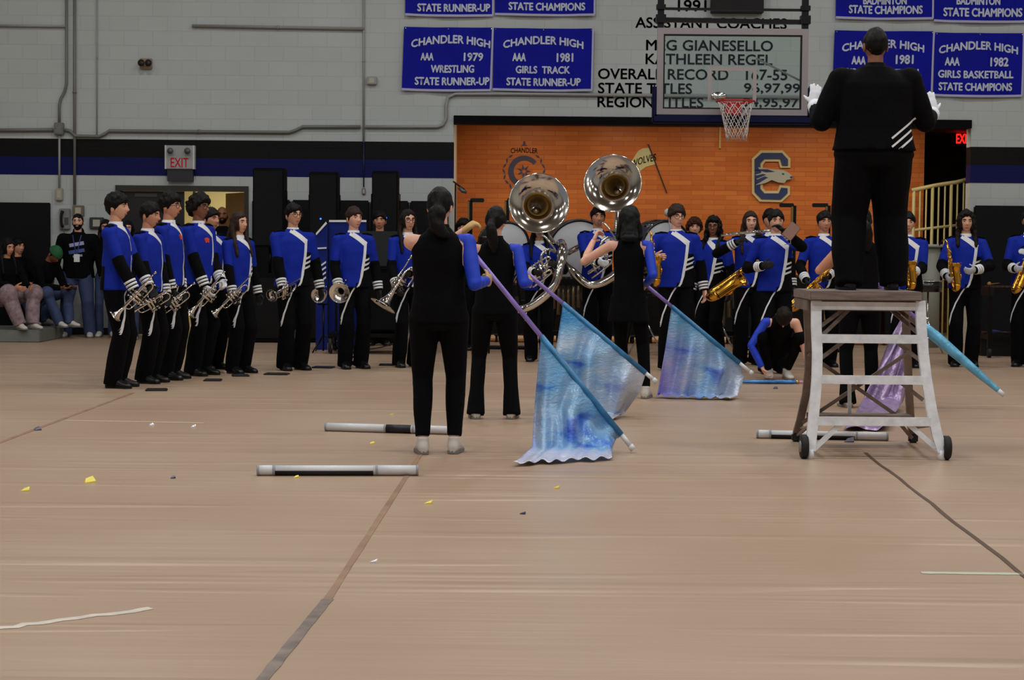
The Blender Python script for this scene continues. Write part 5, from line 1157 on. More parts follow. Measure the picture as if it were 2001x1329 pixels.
for px, s in ((1571, -1), (1849, 1)):
    c = rp(px, 875, LF + .02); c.z = .076; w = MB(); T = Matrix.Translation(c)
    w.rings([(T @ V((x, 0, 0)), V((0, r, 0)), V((0, 0, r))) for x, r in ((-.022, .045), (-.022, .068), (-.014, .075), (.014, .075), (.022, .068), (.022, .045))], 28); wo = w.build('wheel', mat('rubber', (16, 16, 18), .7), t)
    MB().cyl(c + V((-.026, 0, 0)), c + V((.026, 0, 0)), .036, 20).build('hub', mat('wheel_hub', (150, 152, 156), .4, metal=.5), wo)
    MB().cyl(c + V((-s * .075, 0, 0)), c, .012, 10).build('axle', WPT, t)
    a = rp(1584 if s < 0 else 1840, 890, LF); MB().cyl((a.x, a.y, .0), (a.x, a.y, .06), .022, 14).build('foot', WPT, t)
for px, py in ((1556, 862), (1784, 867)):
    a = rp(px, py, LBK); MB().box((a.x - .03, a.y - .03, 0), (a.x + .03, a.y + .03, .06), bev=.01).build('rubber_foot', mat('rubber', (0, 0, 0)), t)

# ------------------------------------------------------------------ flags
sm, nt, b = node_mat('tie_dye_silk', .26); N = nt.nodes.new; L = nt.links.new
tc = N('ShaderNodeTexCoord'); mp = N('ShaderNodeMapping'); mp.inputs['Scale'].default_value = (1.4, 1.4, 3.2); mp.inputs['Rotation'].default_value = (0, .5, 0); L(tc.outputs['Object'], mp.inputs[0])
n1 = N('ShaderNodeTexNoise'); n1.inputs['Scale'].default_value = 1.7; n1.inputs['Detail'].default_value = 3; n1.inputs['Distortion'].default_value = .4; L(mp.outputs[0], n1.inputs['Vector'])
r1 = N('ShaderNodeValToRGB'); cr = r1.color_ramp; cr.elements[0].position = .30; cr.elements[0].color = (*lin((44, 74, 176)), 1); cr.elements[1].position = .72; cr.elements[1].color = (*lin((200, 210, 226)), 1)
for p_, c_ in ((.37, (72, 120, 206)), (.43, (116, 164, 214)), (.54, (148, 184, 216)), (.62, (172, 194, 220))):
    e = cr.elements.new(p_); e.color = (*lin(c_), 1)
L(n1.outputs['Fac'], r1.inputs[0]); cur = r1.outputs[0]
for nm, cc, am in (('teal', (58, 142, 190), .85), ('lilac', (150, 132, 208), .9), ('silver', (228, 230, 240), .85)):   # dyed and foil areas
    at_ = N('ShaderNodeAttribute'); at_.attribute_name = nm; mx = N('ShaderNodeMix'); mx.data_type = 'RGBA'; mx.inputs[7].default_value = (*lin(cc), 1)
    m2 = N('ShaderNodeMath'); m2.operation = 'MULTIPLY'; m2.inputs[1].default_value = am; L(at_.outputs['Fac'], m2.inputs[0]); L(m2.outputs[0], mx.inputs[0]); L(cur, mx.inputs[6]); cur = mx.outputs[2]
L(cur, b.inputs['Base Color']); m3 = N('ShaderNodeMath'); m3.operation = 'MULTIPLY_ADD'; m3.inputs[1].default_value = .22; m3.inputs[2].default_value = .08; L(at_.outputs['Fac'], m3.inputs[0]); L(m3.outputs[0], b.inputs['Metallic'])
n2 = N('ShaderNodeTexNoise'); n2.inputs['Scale'].default_value = 11; n2.inputs['Detail'].default_value = 3; n2.inputs['Distortion'].default_value = 1.2; L(mp.outputs[0], n2.inputs['Vector']); bp = N('ShaderNodeBump'); bp.inputs['Strength'].default_value = .55; bp.inputs['Distance'].default_value = .014; L(n2.outputs['Fac'], bp.inputs['Height']); L(bp.outputs[0], b.inputs['Normal'])
SILK = sm
POLEM = mat('pole_lilac', (150, 128, 214), .3, var=.25, vscale=5); TIPM = mat('pole_tip_white', (214, 216, 218), .4); SLEEVE = mat('flag_sleeve_blue', (46, 118, 168), .4, var=.3, vscale=14)
def flag(label, p0, p1, s0, s1, rows, lilac, seed, silver):
    """p0/p1 pole ends, s0..s1 sleeve interval along the pole, rows = list of (left, right) world points from the pole edge down."""
    d = (p1 - p0); n = d.normalized(); O = p1.copy(); O.z = 0
    t = empty('flag', O, label, 'flag', 'blue silk flags'); q = lambda p: p - O
    MB().tube([q(p0), q(p0 + d * s0)], .0155, 14).build('pole', POLEM, t); MB().tube([q(p0 + d * s0), q(p0 + d * s1)], .0195, 14).build('pole_sleeve', SLEEVE, t)
    MB().tube([q(p0 + d * s1), q(p1 - n * .03)], .0155, 14).build('pole_end', TIPM, t); MB().tube([q(p1 - n * .035), q(p1)], .020, 14).build('end_cap', TIPM, t); MB().ball(q(p0), .018, 12, 8).build('end_knob', TIPM, t)
    nu, nv = 48, 40; vs = []; li = []; te = []; si = []; K = len(rows) - 1
    for j in range(nv + 1):
        f = j / nv * K; i = min(int(f), K - 1); f -= i
        for u in range(nu + 1):
            s = u / nu
            def row(k):
                r = rows[k]; m_ = len(r) - 1; g_ = s * m_; a = min(int(g_), m_ - 1); g_ -= a; return r[a].lerp(r[a + 1], g_)
            p = row(i).lerp(row(i + 1), f); v = j / nv; am = .045 * min(1, v * 2.5) * (1 - .5 * max(0, v - .8) / .2)
            p = p + V((0, am * (sin(s * 17 + seed + v * 2) + .6 * sin(s * 31 + seed * 2 - v * 3)) - .02 * v, .006 * sin(s * 40 + v * 9 + seed)))
            p.z = max(p.z, .012 + .01 * (1 + sin(s * 43 + seed)) * (v > .8)); vs.append(q(p)); li.append(lilac(s, v) + .25 * noise.noise(p * 4)); te.append(max(0, 1 - v / .34) * .9 + .5 * noise.noise(p * 3 + V((9, 0, 0))) * (v < .5)); si.append(silver(s, v) + .3 * noise.noise(p * 5 + V((0, 7, 0))))
    fs = [(j * (nu + 1) + i, j * (nu + 1) + i + 1, (j + 1) * (nu + 1) + i + 1, (j + 1) * (nu + 1) + i) for j in range(nv) for i in range(nu)]
    o = MB().add(vs, fs).build('silk', SILK, t, fix=False)
    for nm, arr in (('lilac', li), ('teal', te), ('silver', si)):
        at__ = o.data.attributes.new(nm, 'FLOAT', 'POINT'); at__.data.foreach_set('value', [max(0, min(1, x)) for x in arr])
    sd = o.modifiers.new('thickness', 'SOLIDIFY'); sd.thickness = .003
    return t
Y1 = W1['Y'] + .18; tip = ground(1238, 879, .02)
p0 = at(897, 460, Y1 + .12); A = at(1057, 668, Y1 + .05); ln = (tip - p0).length
def onp(p0, p1, px):
    best = min(range(401), key=lambda i: abs(proj(p0.lerp(p1, i / 400))[0] - px)); return best / 400
def proj(p):
    d = p - CAM; z = d.dot(_f); return (1000.5 + FPX * d.dot(_R) / z, 664.5 - FPX * d.dot(_U) / z)
sA = onp(p0, tip, 1057); sB = onp(p0, tip, 1214)
def edge(p0, p1, a, b, n=4): return [p0.lerp(p1, a + (b - a) * i / n) for i in range(n + 1)]
flag('nearest blue silk flag whose cloth spreads on the floor in silvery lilac folds', p0, tip, sA, sB,
     [edge(p0, tip, sA, sB, 2), [at(1045, 790, Y1 - .05), at(1110, 800, Y1 - .12), at(1205, 856, Y1 + .02)], [ground(1040, 876, .05), ground(1110, 874, .06), ground(1196, 876, .04)], [ground(1003, 908, .012), ground(1095, 902, .012), ground(1196, 896, .012)]],
     lambda s, v: .9 * max(0, (v - .72) / .28) + .8 * max(0, .12 - s) / .12 * v, 1.0, lambda s, v: max(0, (v - .66) / .34) ** .7)
Y2 = W2['Y'] + .15; p0 = at(985, 496, Y2 + .2); tip = at(1283, 747, Y2 - .05); sA = onp(p0, tip, 1100); sB = onp(p0, tip, 1262)
flag('middle blue silk flag held by the bearer with the ponytail', p0, tip, sA, sB,
     [edge(p0, tip, sA, sB, 2), [at(1085, 690, Y2), at(1160, 700, Y2 - .05), at(1250, 770, Y2)], [ground(1082, 806, .03), ground(1150, 812, .03), ground(1222, 806, .03)], [ground(1078, 815, .012), ground(1150, 820, .012), ground(1205, 819, .012)]],
     lambda s, v: .15 * (v > .9), 2.6, lambda s, v: .9 * max(0, s - .55) / .45 + .5 * (v > .9))
Y3 = W3['Y'] + .1; p0 = at(1242, 540, Y3 + .05); tip = at(1471, 731, Y3 - .05); sA = onp(p0, tip, 1312); sB = onp(p0, tip, 1445)
flag('rightmost hanging blue silk flag with a lilac lower corner, touching the floor', p0, tip, sA, sB,
     [edge(p0, tip, sA, sB, 2), [at(1298, 690, Y3), at(1370, 700, Y3 - .05), at(1455, 738, Y3)], [ground(1283, 770, .03), ground(1350, 772, .03), ground(1440, 772, .03)], [ground(1280, 776, .012), ground(1350, 778, .012), ground(1425, 780, .012)]],
     lambda s, v: 1.1 * max(0, 1 - s * 1.7) * min(1, v * 1.7), 4.1, lambda s, v: .9 * max(0, s - .6) / .4 * min(1, v * 2))
# furled flag of the hidden bearer
Y5 = W5['Y'] + .1; p0 = at(1640, 490, Y5 + .1); tip = at(1962, 773, Y5 - .2); O = tip.copy(); O.z = 0
t = empty('flag', O, 'light blue furled flag pointing down to the right from behind the stand', 'flag', 'blue silk flags'); d = tip - p0; q = lambda p: p - O
sA = onp(p0, tip, 1800); MB().tube([q(p0), q(p0 + d * sA)], .0175, 14).build('pole', POLEM, t)
m = MB(); m.tube([q(p0 + d * (sA + (.97 - sA) * i / 10) + V((0, 0, -.012 * (10 - i) / 10))) for i in range(11)], [.030, .044, .048, .046, .043, .040, .037, .034, .030, .025, .020], 14, fine=3); m.build('pole_sleeve', mat('furled_silk', (104, 178, 216), .35, metal=.2, var=.25, vscale=10, bump=.6, bscale=22), t)
MB().tube([q(p0 + d * .965), q(tip)], .021, 14).build('end_cap', TIPM, t)
vs = []; nu, nv = 16, 30; e = [at(1772, 620, Y5 - .05), at(1748, 700, Y5 - .25), at(1726, 780, Y5 - .35), ground(1694, 838, .02)]
for j in range(nv + 1):
    f = j / nv * 3; i = min(int(f), 2); f -= i; c = e[i].lerp(e[i + 1], f); w = .03 + .13 * min(1, j / nv * 1.6)
    for u in range(nu + 1):
        s = u / nu; vs.append(q(c + V(((s - .5) * 2 * w, .04 * sin(s * 14 + j * .25), .02 * sin(s * 9 + j * .4)))))
for v in vs: v.z = max(v.z, .01)
fs = [(j * (nu + 1) + i, j * (nu + 1) + i + 1, (j + 1) * (nu + 1) + i + 1, (j + 1) * (nu + 1) + i) for j in range(nv) for i in range(nu)]
o = MB().add(vs, fs).build('silk', mat('lilac_lame', (172, 150, 190), .28, metal=.45, var=.25, vscale=9, bump=.9, bscale=30), t, fix=False); o['label'] = 'lilac silver cloth'; o.modifiers.new('thickness', 'SOLIDIFY').thickness = .003
# furled flag lying on the floor
a = ground(1448, 746, .022); b = ground(1632, 747, .018); c = (a + b) / 2; c.z = 0; t = empty('flag', c, 'furled blue flag lying on the floor before the crouching bearer', 'flag', 'blue silk flags')
m = MB(); m.tube([a.lerp(b, f) - c for f in (0, .03, .2, .4, .55, .6)], [.010, .022, .026, .030, .026, .014], 12, fine=3, flat=.7); m.build('silk_roll', mat('furled_deep', (48, 120, 190), .3, metal=.25, var=.5, vscale=7, bump=.7, bscale=24), t)
MB().tube([a.lerp(b, .58) - c, b - c], .0135, 12).build('pole', mat('pole_pink', (196, 150, 176), .4), t); MB().tube([a.lerp(b, .585) - c, a.lerp(b, .61) - c], .018, 12).build('gold_band', BRASS(), t)

# ------------------------------------------------------------------ things on the floor
def pole(p0, p1, b0, b1, label, full=False):
    a = ground(*p0, .03); b = ground(*p1, .03); c = (a + b) / 2; c.z = 0; t = empty('practice_pole', c, label, 'pole', 'white poles lying on the floor'); W = mat('white_tube', (212, 214, 218), .4)
    q = lambda f: a.lerp(b, f) - c
    MB().tube([q(.0), q(b0)], .029, 16).build('tube_end', W, t); MB().tube([q(b1), q(1)], .029, 16).build('tube_end', W, t); DK = mat('navy_tape', (12, 14, 26), .5)
    if full: MB().tube([q(b0), q(b1)], .0295, 16).build('dark_grip', DK, t)
    else:
        MB().tube([q(b0), q(b1)], .028, 16).build('tube_middle', W, t); vs = []; n = 12
        for f in (b0, b1):
            for r in (.0305, .0285):
                for k in range(n + 1): an = R_(176 + 92 * k / n + 4); vs.append(q(f) + V((0, r * cos(an), r * sin(an))))
        N_ = n + 1; fs = []
        for k in range(n): fs += [(k, k + 1, 2 * N_ + k + 1, 2 * N_ + k), (N_ + k + 1, N_ + k, 3 * N_ + k, 3 * N_ + k + 1), (k, N_ + k, N_ + k + 1, k + 1), (2 * N_ + k, 2 * N_ + k + 1, 3 * N_ + k + 1, 3 * N_ + k)]
        fs += [(0, 2 * N_, 3 * N_, N_), (n, N_ + n, 3 * N_ + n, 2 * N_ + n)]; MB().add(vs, fs).build('dark_grip', DK, t)
    for f in (.0, b0 - .012, b1 + .012, .985): MB().tube([q(max(0, f)), q(min(1, f + .014))], .031, 16).build('tape_ring', mat('grey_ring', (150, 152, 158), .5), t)
pole((502, 919), (818, 919), .11, .72, 'near white pole with a long dark grip lying nearest to us')
pole((636, 834), (880, 841), .49, .69, 'white pole with a short dark grip lying behind the nearest flag bearer', True)
pole((1478, 848), (1736, 853), .11, .74, 'white pole with dark grip lying under the conductor stand')
def folder(px, py, w, lab, rz=0):
    p = ground(px, py); t = empty('flip_folder', p, lab, 'music folder', 'black music folders on the floor', R_(rz))
    MB().box((-w / 2, -.09, 0), (w / 2, .09, .012), bev=.004).build('cover', mat('folder_black', (12, 12, 15), .35), t); MB().box((-w / 2 + .01, -.085, .012), (w / 2 - .01, .08, .016)).build('page_sleeve', mat('clear_sleeve', (58, 62, 70), .2), t)
for px, py, w, lb, rz in ((306, 763, .19, 'black music folder nearest us in front of the second trumpeter', 8), (416, 744, .17, 'black music folder on the floor by the feet of the trumpeter with afro hair', 4), (470, 735, .17, 'black music folder at the feet of the girl with long brown hair', 12), (541, 732, .24, 'black music folder by the tall trumpeter with glasses', -4), (632, 719, .22, 'black music folder left of the short-haired boy', -8), (756, 714, .17, 'black music folder right of the short-haired boy', 3)): folder(px, py, w, lb, rz)
CONF = {'gold': mat('gold_foil', (240, 222, 96), .4, metal=.1), 'white': mat('white_foil', (232, 230, 236), .3, metal=.3), 'dark': mat('dark_foil', (74, 70, 92), .4)}
for i, (px, py, w, k, lb) in enumerate(((50, 960, .06, 'gold', 'gold confetti scrap farthest left on the floor'), (175, 943, .085, 'gold', 'largest gold confetti scrap at left'), (727, 868, .045, 'gold', 'gold scrap between the two left poles'), (766, 811, .035, 'gold', 'small gold scrap behind the white pole with a short grip'), (838, 985, .05, 'gold', 'gold scrap below the feet of the nearest flag bearer'), (579, 934, .04, 'gold', 'gold scrap just below the nearest pole'), (296, 832, .05, 'white', 'pale scrap in front of the first trumpeter'), (378, 835, .05, 'white', 'pale scrap right of the first pale one'), (1088, 955, .04, 'gold', 'gold scrap below the nearest silk flag'), (731, 1100, .04, 'white', 'white scrap alone on the near floor'), (338, 935, .04, 'dark', 'dark scrap left of the nearest pole'), (73, 841, .07, 'dark', 'dark scrap by the seam at far left'), (1515, 760, .06, 'dark', 'dark scrap before the crouching bearer'), (1022, 1005, .035, 'dark', 'tiny dark scrap on the middle floor'), (1660, 864, .09, 'dark', 'dark scrap under the stand'))):
    w *= .72; p = ground(px, py); T = Matrix.Rotation(.5 * sin(i * 1.3), 4, 'Z'); o = MB().add([T @ V(v) for v in ((-w / 2, -w * .4, .004), (w / 2, -w * .3, .010), (w * .4, w * .4, w * .55), (-w * .25, w * .35, w * .35), (-w / 2, -w * .4, .0), (w / 2, -w * .3, .0), (w * .4, w * .4, .0), (-w * .45, w * .35, .0))], [(0, 1, 2, 3), (7, 6, 5, 4), (0, 4, 5, 1), (1, 5, 6, 2), (2, 6, 7, 3), (3, 7, 4, 0)], 0, False).build('confetti', CONF[k], None, loc=p)
    tag(o, lb, 'confetti', 'confetti scraps on the floor')
# ------------------------------------------------------------------ dark equipment behind the band
SPB = mat('speaker_black', (6, 6, 8), .8, bump=.3, bscale=80, spec=.15); GRL = mat('speaker_grille', (12, 12, 14), .7, bump=.6, bscale=160, spec=.2); LEDB = mat('blue_led', (20, 60, 255), .3, emit=(30, 80, 255), es=6.0)
def tower(x0, x1, ytop, Y, label, led=None):
    a = at(x0, ytop, Y); b = at(x1, ytop, Y); w = b.x - a.x; c = (a.x + b.x) / 2; zt = a.z; t = empty('loudspeaker', (c, Y, 0), label, 'loudspeaker', 'tall black loudspeakers by the wall')
    s = MB().box((-w * .62, -.30, 0), (w * .62, .30, .92), bev=.015).build('subwoofer', SPB, t); MB().box((-w * .56, -.312, .06), (w * .56, -.30, .86)).build('grille', GRL, s)
    MB().cyl((0, 0, .92), (0, 0, zt - 1.02), .02, 12).build('pole', BLACKM(), t)
    k = MB().box((-w / 2, -.2, zt - 1.05), (w / 2, .2, zt), bev=.012).build('cabinet', SPB, t); MB().box((-w * .46, -.212, zt - 1.02), (w * .46, -.2, zt - .04)).build('grille', GRL, k)
    for sx in (-1, 1): MB().tube([(sx * w * .5, 0, zt - .3), (sx * (w * .5 + .02), 0, zt - .3), (sx * (w * .5 + .02), 0, zt - .5), (sx * w * .5, 0, zt - .5)], .008, 6).build('handle', BLACKM(), k)
    if led: MB().ball((led, -.318, .98) if False else (led, -.214, zt - .62), .012, 8, 6).build('power_light', LEDB, t)
tower(498, 558, 329, 24.6, 'leftmost tall black loudspeaker beside the doorway')
tower(607, 662, 337, 24.7, 'middle tall black loudspeaker behind the short-haired boy', -.03)
tower(729, 779, 335, 24.7, 'rightmost tall black loudspeaker of the three by the wall', .02)
# upright blue panel with white edging
c = at(666, 560, 22.8); c.z = 0; t = empty('equipment_cover', c, 'royal blue upright cover with white edges and stripes behind the short-haired boy', 'equipment cover')
BC = mat('cover_blue', (14, 34, 116), .7, bump=.2, bscale=12, spec=.2); q = lambda px, py, dy=0: at(px, py, 22.8 + dy) - c
def sl(pix, dy0, dy1, m, name, par=None):
    vs = [q(x, y, dy0) for x, y in pix] + [q(x, y, dy1) for x, y in pix]; n = len(pix)
    return MB().add(vs, [tuple(range(n)), tuple(reversed(range(n, 2 * n)))] + [(i, (i + 1) % n, n + (i + 1) % n, n + i) for i in range(n)], 0, False).build(name, m, t)
sl([(643, 432), (716, 432), (716, 684), (643, 684)], 0, .08, BC, 'front_panel'); sl([(617, 456), (640, 436), (640, 684), (617, 684)], -.06, .02, BC, 'side_panel')
sl([(643, 430), (716, 430), (716, 434), (643, 434)], -.012, 0, WHITE(), 'edge_trim'); sl([(617, 456), (637, 433), (639, 437), (618, 460)], -.08, -.062, WHITE(), 'edge_trim'); sl([(616, 488), (618, 484), (619, 560), (616, 560)], -.08, -.062, WHITE(), 'edge_trim'); sl([(619, 484), (638, 483), (638, 486), (619, 487)], -.08, -.062, WHITE(), 'edge_trim')
for k in range(4): sl([(620, 522 + 10 * k), (637, 510 + 10 * k), (637, 514 + 10 * k), (620, 526 + 10 * k)], -.08, -.062, WHITE(), 'stripe')
m_ = place('mellophone', at(640, 566, 22.4), at(620, 584, 22.0), 'silver mellophone in the gap between the tall trumpeter and the short-haired boy', 'mellophone', 'silver mellophones', .7, V((0, -.5, .8)))
h = at(632, 588, 22.2); t = empty('instrument_stand', (h.x, h.y, 0), 'black stand carrying the mellophone in the gap between two players', 'instrument stand'); MB().cyl((0, 0, .02), (0, 0, h.z - .03), .012, 10).build('pole', BLACKM(), t)
MB().box((-.07, -.05, h.z - .05), (.07, .05, h.z - .03), bev=.01).build('cradle', BLACKM(), t)
for k in range(3): MB().tube([(0, 0, .22), (.22 * cos(k * 2.1), .22 * sin(k * 2.1), .01)], .009, 8).build('leg', BLACKM(), t)
# equipment cart
c = at(748, 560, 22.2); c.z = 0; t = empty('equipment_cart', c, 'black wheeled equipment cart with a grey screen right of the short-haired boy', 'equipment cart'); zf = lambda py: at(748, py, 22.2).z; xf = lambda px: at(px, 560, 22.2).x - c.x
MB().box((xf(645), -.3, .20), (xf(788), .4, .25), bev=.01).build('deck', BLACKM(), t)
for x in (650, 783):
    for y in (-.24, .34):
        w = MB(); w.rings([(V((xf(x) + dx, y, .105)), V((0, r, 0)), V((0, 0, r))) for dx, r in ((-.02, .06), (-.02, .098), (.02, .098), (.02, .06))], 24); wo = w.build('wheel', mat('rubber', (0, 0, 0)), t); MB().cyl((xf(x) - .024, y, .105), (xf(x) + .024, y, .105), .055, 18).build('hub', CHROME(), wo)
        MB().bar((xf(x), y, .105), (xf(x), y, .21), .03, .03, up=(1, 0, 0)).build('fork', CHROME(), t)
MB().box((xf(704), -.22, zf(520)), (xf(790), -.16, zf(452)), bev=.008).build('screen', mat('grey_screen', (30, 33, 36), .35), t)
MB().box((xf(700), -.15, .25), (xf(792), .32, zf(525)), bev=.01).build('rack_case', SPB, t); MB().box((xf(704), -.27, .28), (xf(786), -.18, zf(598)), bev=.015).build('loudspeaker_box', SPB, t)
MB().ball((xf(716), -.275, zf(624)), (.03, .006, .035), 12, 8).build('emblem_badge', mat('badge_olive', (96, 88, 40), .4), t)
for x in (652, 786): MB().bar((xf(x), .34, .25), (xf(x), .34, zf(500)), .03, .03, up=(1, 0, 0)).build('upright', BLACKM(), t)
MB().tube([(xf(652), .34, zf(500)), (xf(786), .34, zf(500))], .016, 8).build('handle_bar', BLACKM(), t)
MB().tube([(xf(660), -.28, .14), (xf(720), -.30, .06), (xf(780), -.28, .14)], .008, 6, fine=4).build('cable', BLACKP(), t)
# bass drums
def bass(px, py, r, Y, yaw, label, mallet=None):
    p = at(px, py, Y); t = empty('bass_drum', (p.x, Y, 0), label, 'bass drum', 'bass drums behind the band', R_(yaw)); z = p.z; H = lambda y, rr: (V((0, y, z)), V((rr, 0, 0)), V((0, 0, rr)))
    MB().rings([H(-.16, r), H(.16, r)], 48, cap=False).rings([H(-.16, r - .008), H(.16, r - .008)], 48, cap=False).build('shell', mat('drum_shell', (10, 10, 12), .3, coat=.5), t, fix=False)
    for s in (-1, 1):
        MB().rings([H(s * .165, r - .006), H(s * .172, r - .02)], 48).build('drum_head', mat('drum_head_white', (196, 200, 206), .5), t); MB().closed_tube([(r * 1.005 * cos(a), s * .168, z + r * 1.005 * sin(a)) for a in [2 * pi * k / 56 for k in range(56)]], .017, 8, up=(0, 1, 0)).build('hoop', mat('drum_hoop', (14, 14, 16), .3), t)
    m = MB()
    for k in range(10):
        a = 2 * pi * k / 10 + .3; m = MB(); m.tube([((r + .018) * cos(a), -.18, z + (r + .018) * sin(a)), ((r + .018) * cos(a), .18, z + (r + .018) * sin(a))], .006, 6); m.box(((r + .004) * cos(a) - .012, -.03, z + (r + .004) * sin(a) - .012), ((r + .004) * cos(a) + .012, .03, z + (r + .004) * sin(a) + .012)); m.build('tension_rod', CHROME(), t)
    for sx in (-1, 1):
        MB().tube([(sx * r * .55, .0, z - r * .86), (sx * r * .62, 0, z - r - .05), (sx * r * .9, -.2, .012)], .013, 8).build('leg', BLACKM(), t); MB().tube([(sx * r * .55, .1, z - r * .86), (sx * r * .62, .1, z - r - .05), (sx * r * .9, .3, .012)], .013, 8).build('leg', BLACKM(), t)
    MB().tube([(-r * .62, .05, z - r - .05), (r * .62, .05, z - r - .05)], .014, 8).build('cross_bar', BLACKM(), t)
    if mallet: m = MB(); q_ = at(mallet[0], mallet[1], Y) - t.location; m.tube([(q_.x + .05, -.2, z + r * .4), (q_.x, -.2, q_.z)], .008, 8); m.ball((q_.x, -.2, q_.z), .05, 14, 10); m.build('mallet', mat('felt_white', (190, 190, 188), .9), t)
bass(984, 478, .265, 22.4, 18, 'bass drum with a white head between the first two flag bearers')
bass(1128, 492, .38, 22.6, 8, 'large bass drum with a white head behind the two sousaphones')
bass(1290, 487, .34, 22.6, 24, 'bass drum partly hidden by the saxophone boy', (1290, 416))
# keyboard percussion on wheeled frames
def marimba(px0, px1, ytop, Y, label, pipes=True, gear=0):
    a = at(px0, ytop, Y); b = at(px1, ytop, Y); c = (a + b) / 2; w = b.x - a.x; z = a.z; t = empty('marimba', (c.x, Y, 0), label, 'marimba', 'keyboard percussion on wheeled frames')
    for y in (-.28, .28): MB().box((-w / 2, y - .02, z - .09), (w / 2, y + .02, z - .02)).build('rail', BLACKM(), t)
    for s in (-1, 1):
        MB().box((s * w / 2 - .03, -.32, z - .12), (s * w / 2 + .03, .32, z), bev=.01).build('end_piece', BLACKP(), t)
        for y in (-.26, .26): MB().bar((s * w / 2, y, z - .12), (s * w / 2, y, .12), .05, .05, up=(1, 0, 0)).build('leg', BLACKM(), t); wo = MB().rings([(V((s * w / 2 + dx, y, .06)), V((0, r, 0)), V((0, 0, r))) for dx, r in ((-.018, .035), (-.018, .06), (.018, .06), (.018, .035))], 18).build('caster', mat('rubber', (0, 0, 0)), t)
        MB().box((s * w / 2 - .02, -.26, .22), (s * w / 2 + .02, .26, .28)).build('side_bar', BLACKM(), t)
    MB().box((-w / 2, -.02, .24), (w / 2, .02, .30)).build('base_bar', BLACKM(), t)
    n = int(w / .062); KB = mat('rosewood_bar', (66, 34, 24), .4)
    for k in range(n): x = -w / 2 + .05 + (w - .1) * k / max(1, n - 1); h = .17 - .05 * k / n; MB().box((x - .025, -h - .02, z - .012), (x + .025, h - .02, z + .010), bev=.004).build('tone_bar', KB, t)
    if pipes:
        for k in range(n):
            x = -w / 2 + .05 + (w - .1) * k / max(1, n - 1); MB().cyl((x, -.06, z - .05), (x, -.06, z - .12 - .42 * (1 - abs(k / max(1, n - 1) - .4))), .022, 12).build('resonator', mat('resonator_tan', (140, 124, 98), .35, metal=.5), t)
    rr = random.Random(px0)
    for k in range(gear):
        x = -w * .4 + w * .8 * k / max(1, gear - 1)
        if k % 2 == 0: p = MB(); p.tube([(x - .02, -.1, z + .03), (x + .16, .12, z + .04)], .006, 6); p.ball((x - .02, -.1, z + .035), .026, 12, 8); o = p.build('mallet', mat('mallet_yarn_%d' % (k % 3), ((150, 110, 60), (176, 176, 190), (90, 70, 140))[k % 3], .9)); o.location = t.location; tag(o, 'yarn mallet lying on the ' + ('left' if px0 < 1200 else 'right') + ' percussion, ' + ('nearest its left end' if k == 0 else 'near its middle' if k == 2 else 'near its right end'), 'mallet', 'mallets on the percussion')
    return t
marimba(1074, 1148, 542, 22.0, 'black framed keyboard percussion between the two sousaphone players', True, 4)
marimba(1384, 1442, 556, 22.3, 'keyboard percussion with tan resonator pipes behind the flute player', True, 0)
marimba(1925, 1996, 560, 22.6, 'keyboard percussion behind the girl at the right', False, 3)
# crate under the right percussion
p = at(1957, 668, 22.9); t = empty('storage_crate', (p.x, p.y, 0), 'dark crate with red and blue bits under the percussion at right', 'crate'); MB().box((-.30, -.2, 0), (.30, .2, .06)).box((-.30, -.2, .06), (.30, -.18, .26)).box((-.30, .18, .06), (.30, .2, .26)).box((-.30, -.18, .06), (-.28, .18, .26)).box((.28, -.18, .06), (.30, .18, .26)).build('box', BLACKP(), t)
for k, cc in enumerate(((120, 40, 50), (60, 60, 130), (110, 70, 110), (130, 50, 40))): MB().box((-.26 + .13 * k, -.15, .06), (-.16 + .13 * k, .15, .29 + .02 * (k % 2)), bev=.02).build('contents', mat('crate_%d' % k, cc, .6), t)
# tall post stands with a black arm
def post(px, ytop, Y, arm, label, lit=True):
    p = at(px, ytop, Y); t = empty('post_stand', (p.x, Y, 0), label, 'post stand', 'tall post stands with black arms'); z = p.z
    MB().box((-.03, -.03, .03), (.03, .03, z)).build('post', BLACKM(), t); MB().box((-.034, -.036, .4), (-.01, -.03, z - .01)).build('brass_edge', mat('brass_edge', (150, 120, 66), .35, metal=.7), t)
    MB().box((min(0, arm * .9), -.03, z - .02), (max(0, arm * .9), .03, z + .03), bev=.008).build('arm', BLACKP(), t); MB().box((-.25, -.2, 0), (.25, .2, .03), bev=.01).build('base_plate', BLACKM(), t)
post(919, 392, 23.9, .20, 'tall post stand with a black arm left of the ponytail'); post(991, 392, 23.4, .12, 'tall post stand just left of the lower sousaphone bell'); post(1551, 402, 23.4, -.20, 'tall post stand with an arm pointing left above the folder player'); post(1618, 402, 23.4, -.22, 'tall post stand behind the boy with black hair near the conductor')
p = at(890, 362, 23.6); t = empty('microphone_stand', (p.x, p.y, 0), 'black microphone boom stand beside the left edge of the brick wall', 'microphone stand'); MB().cyl((0, 0, .02), (0, 0, p.z + .02), .012, 10).build('pole', BLACKM(), t); MB().cyl((0, 0, 0), (0, 0, .025), .14, 20).build('base', BLACKM(), t)
MB().tube([(-.03, 0, p.z + .05), (.12, 0, p.z - .06)], .010, 8).build('boom', BLACKM(), t); MB().tube([(.05, 0, p.z - .03), (.09, -.02, p.z - .07), (.14, -.03, p.z - .09)], [.022, .026, .020], 12).build('microphone', mat('mic_grey', (88, 88, 90), .4, metal=.4), t)
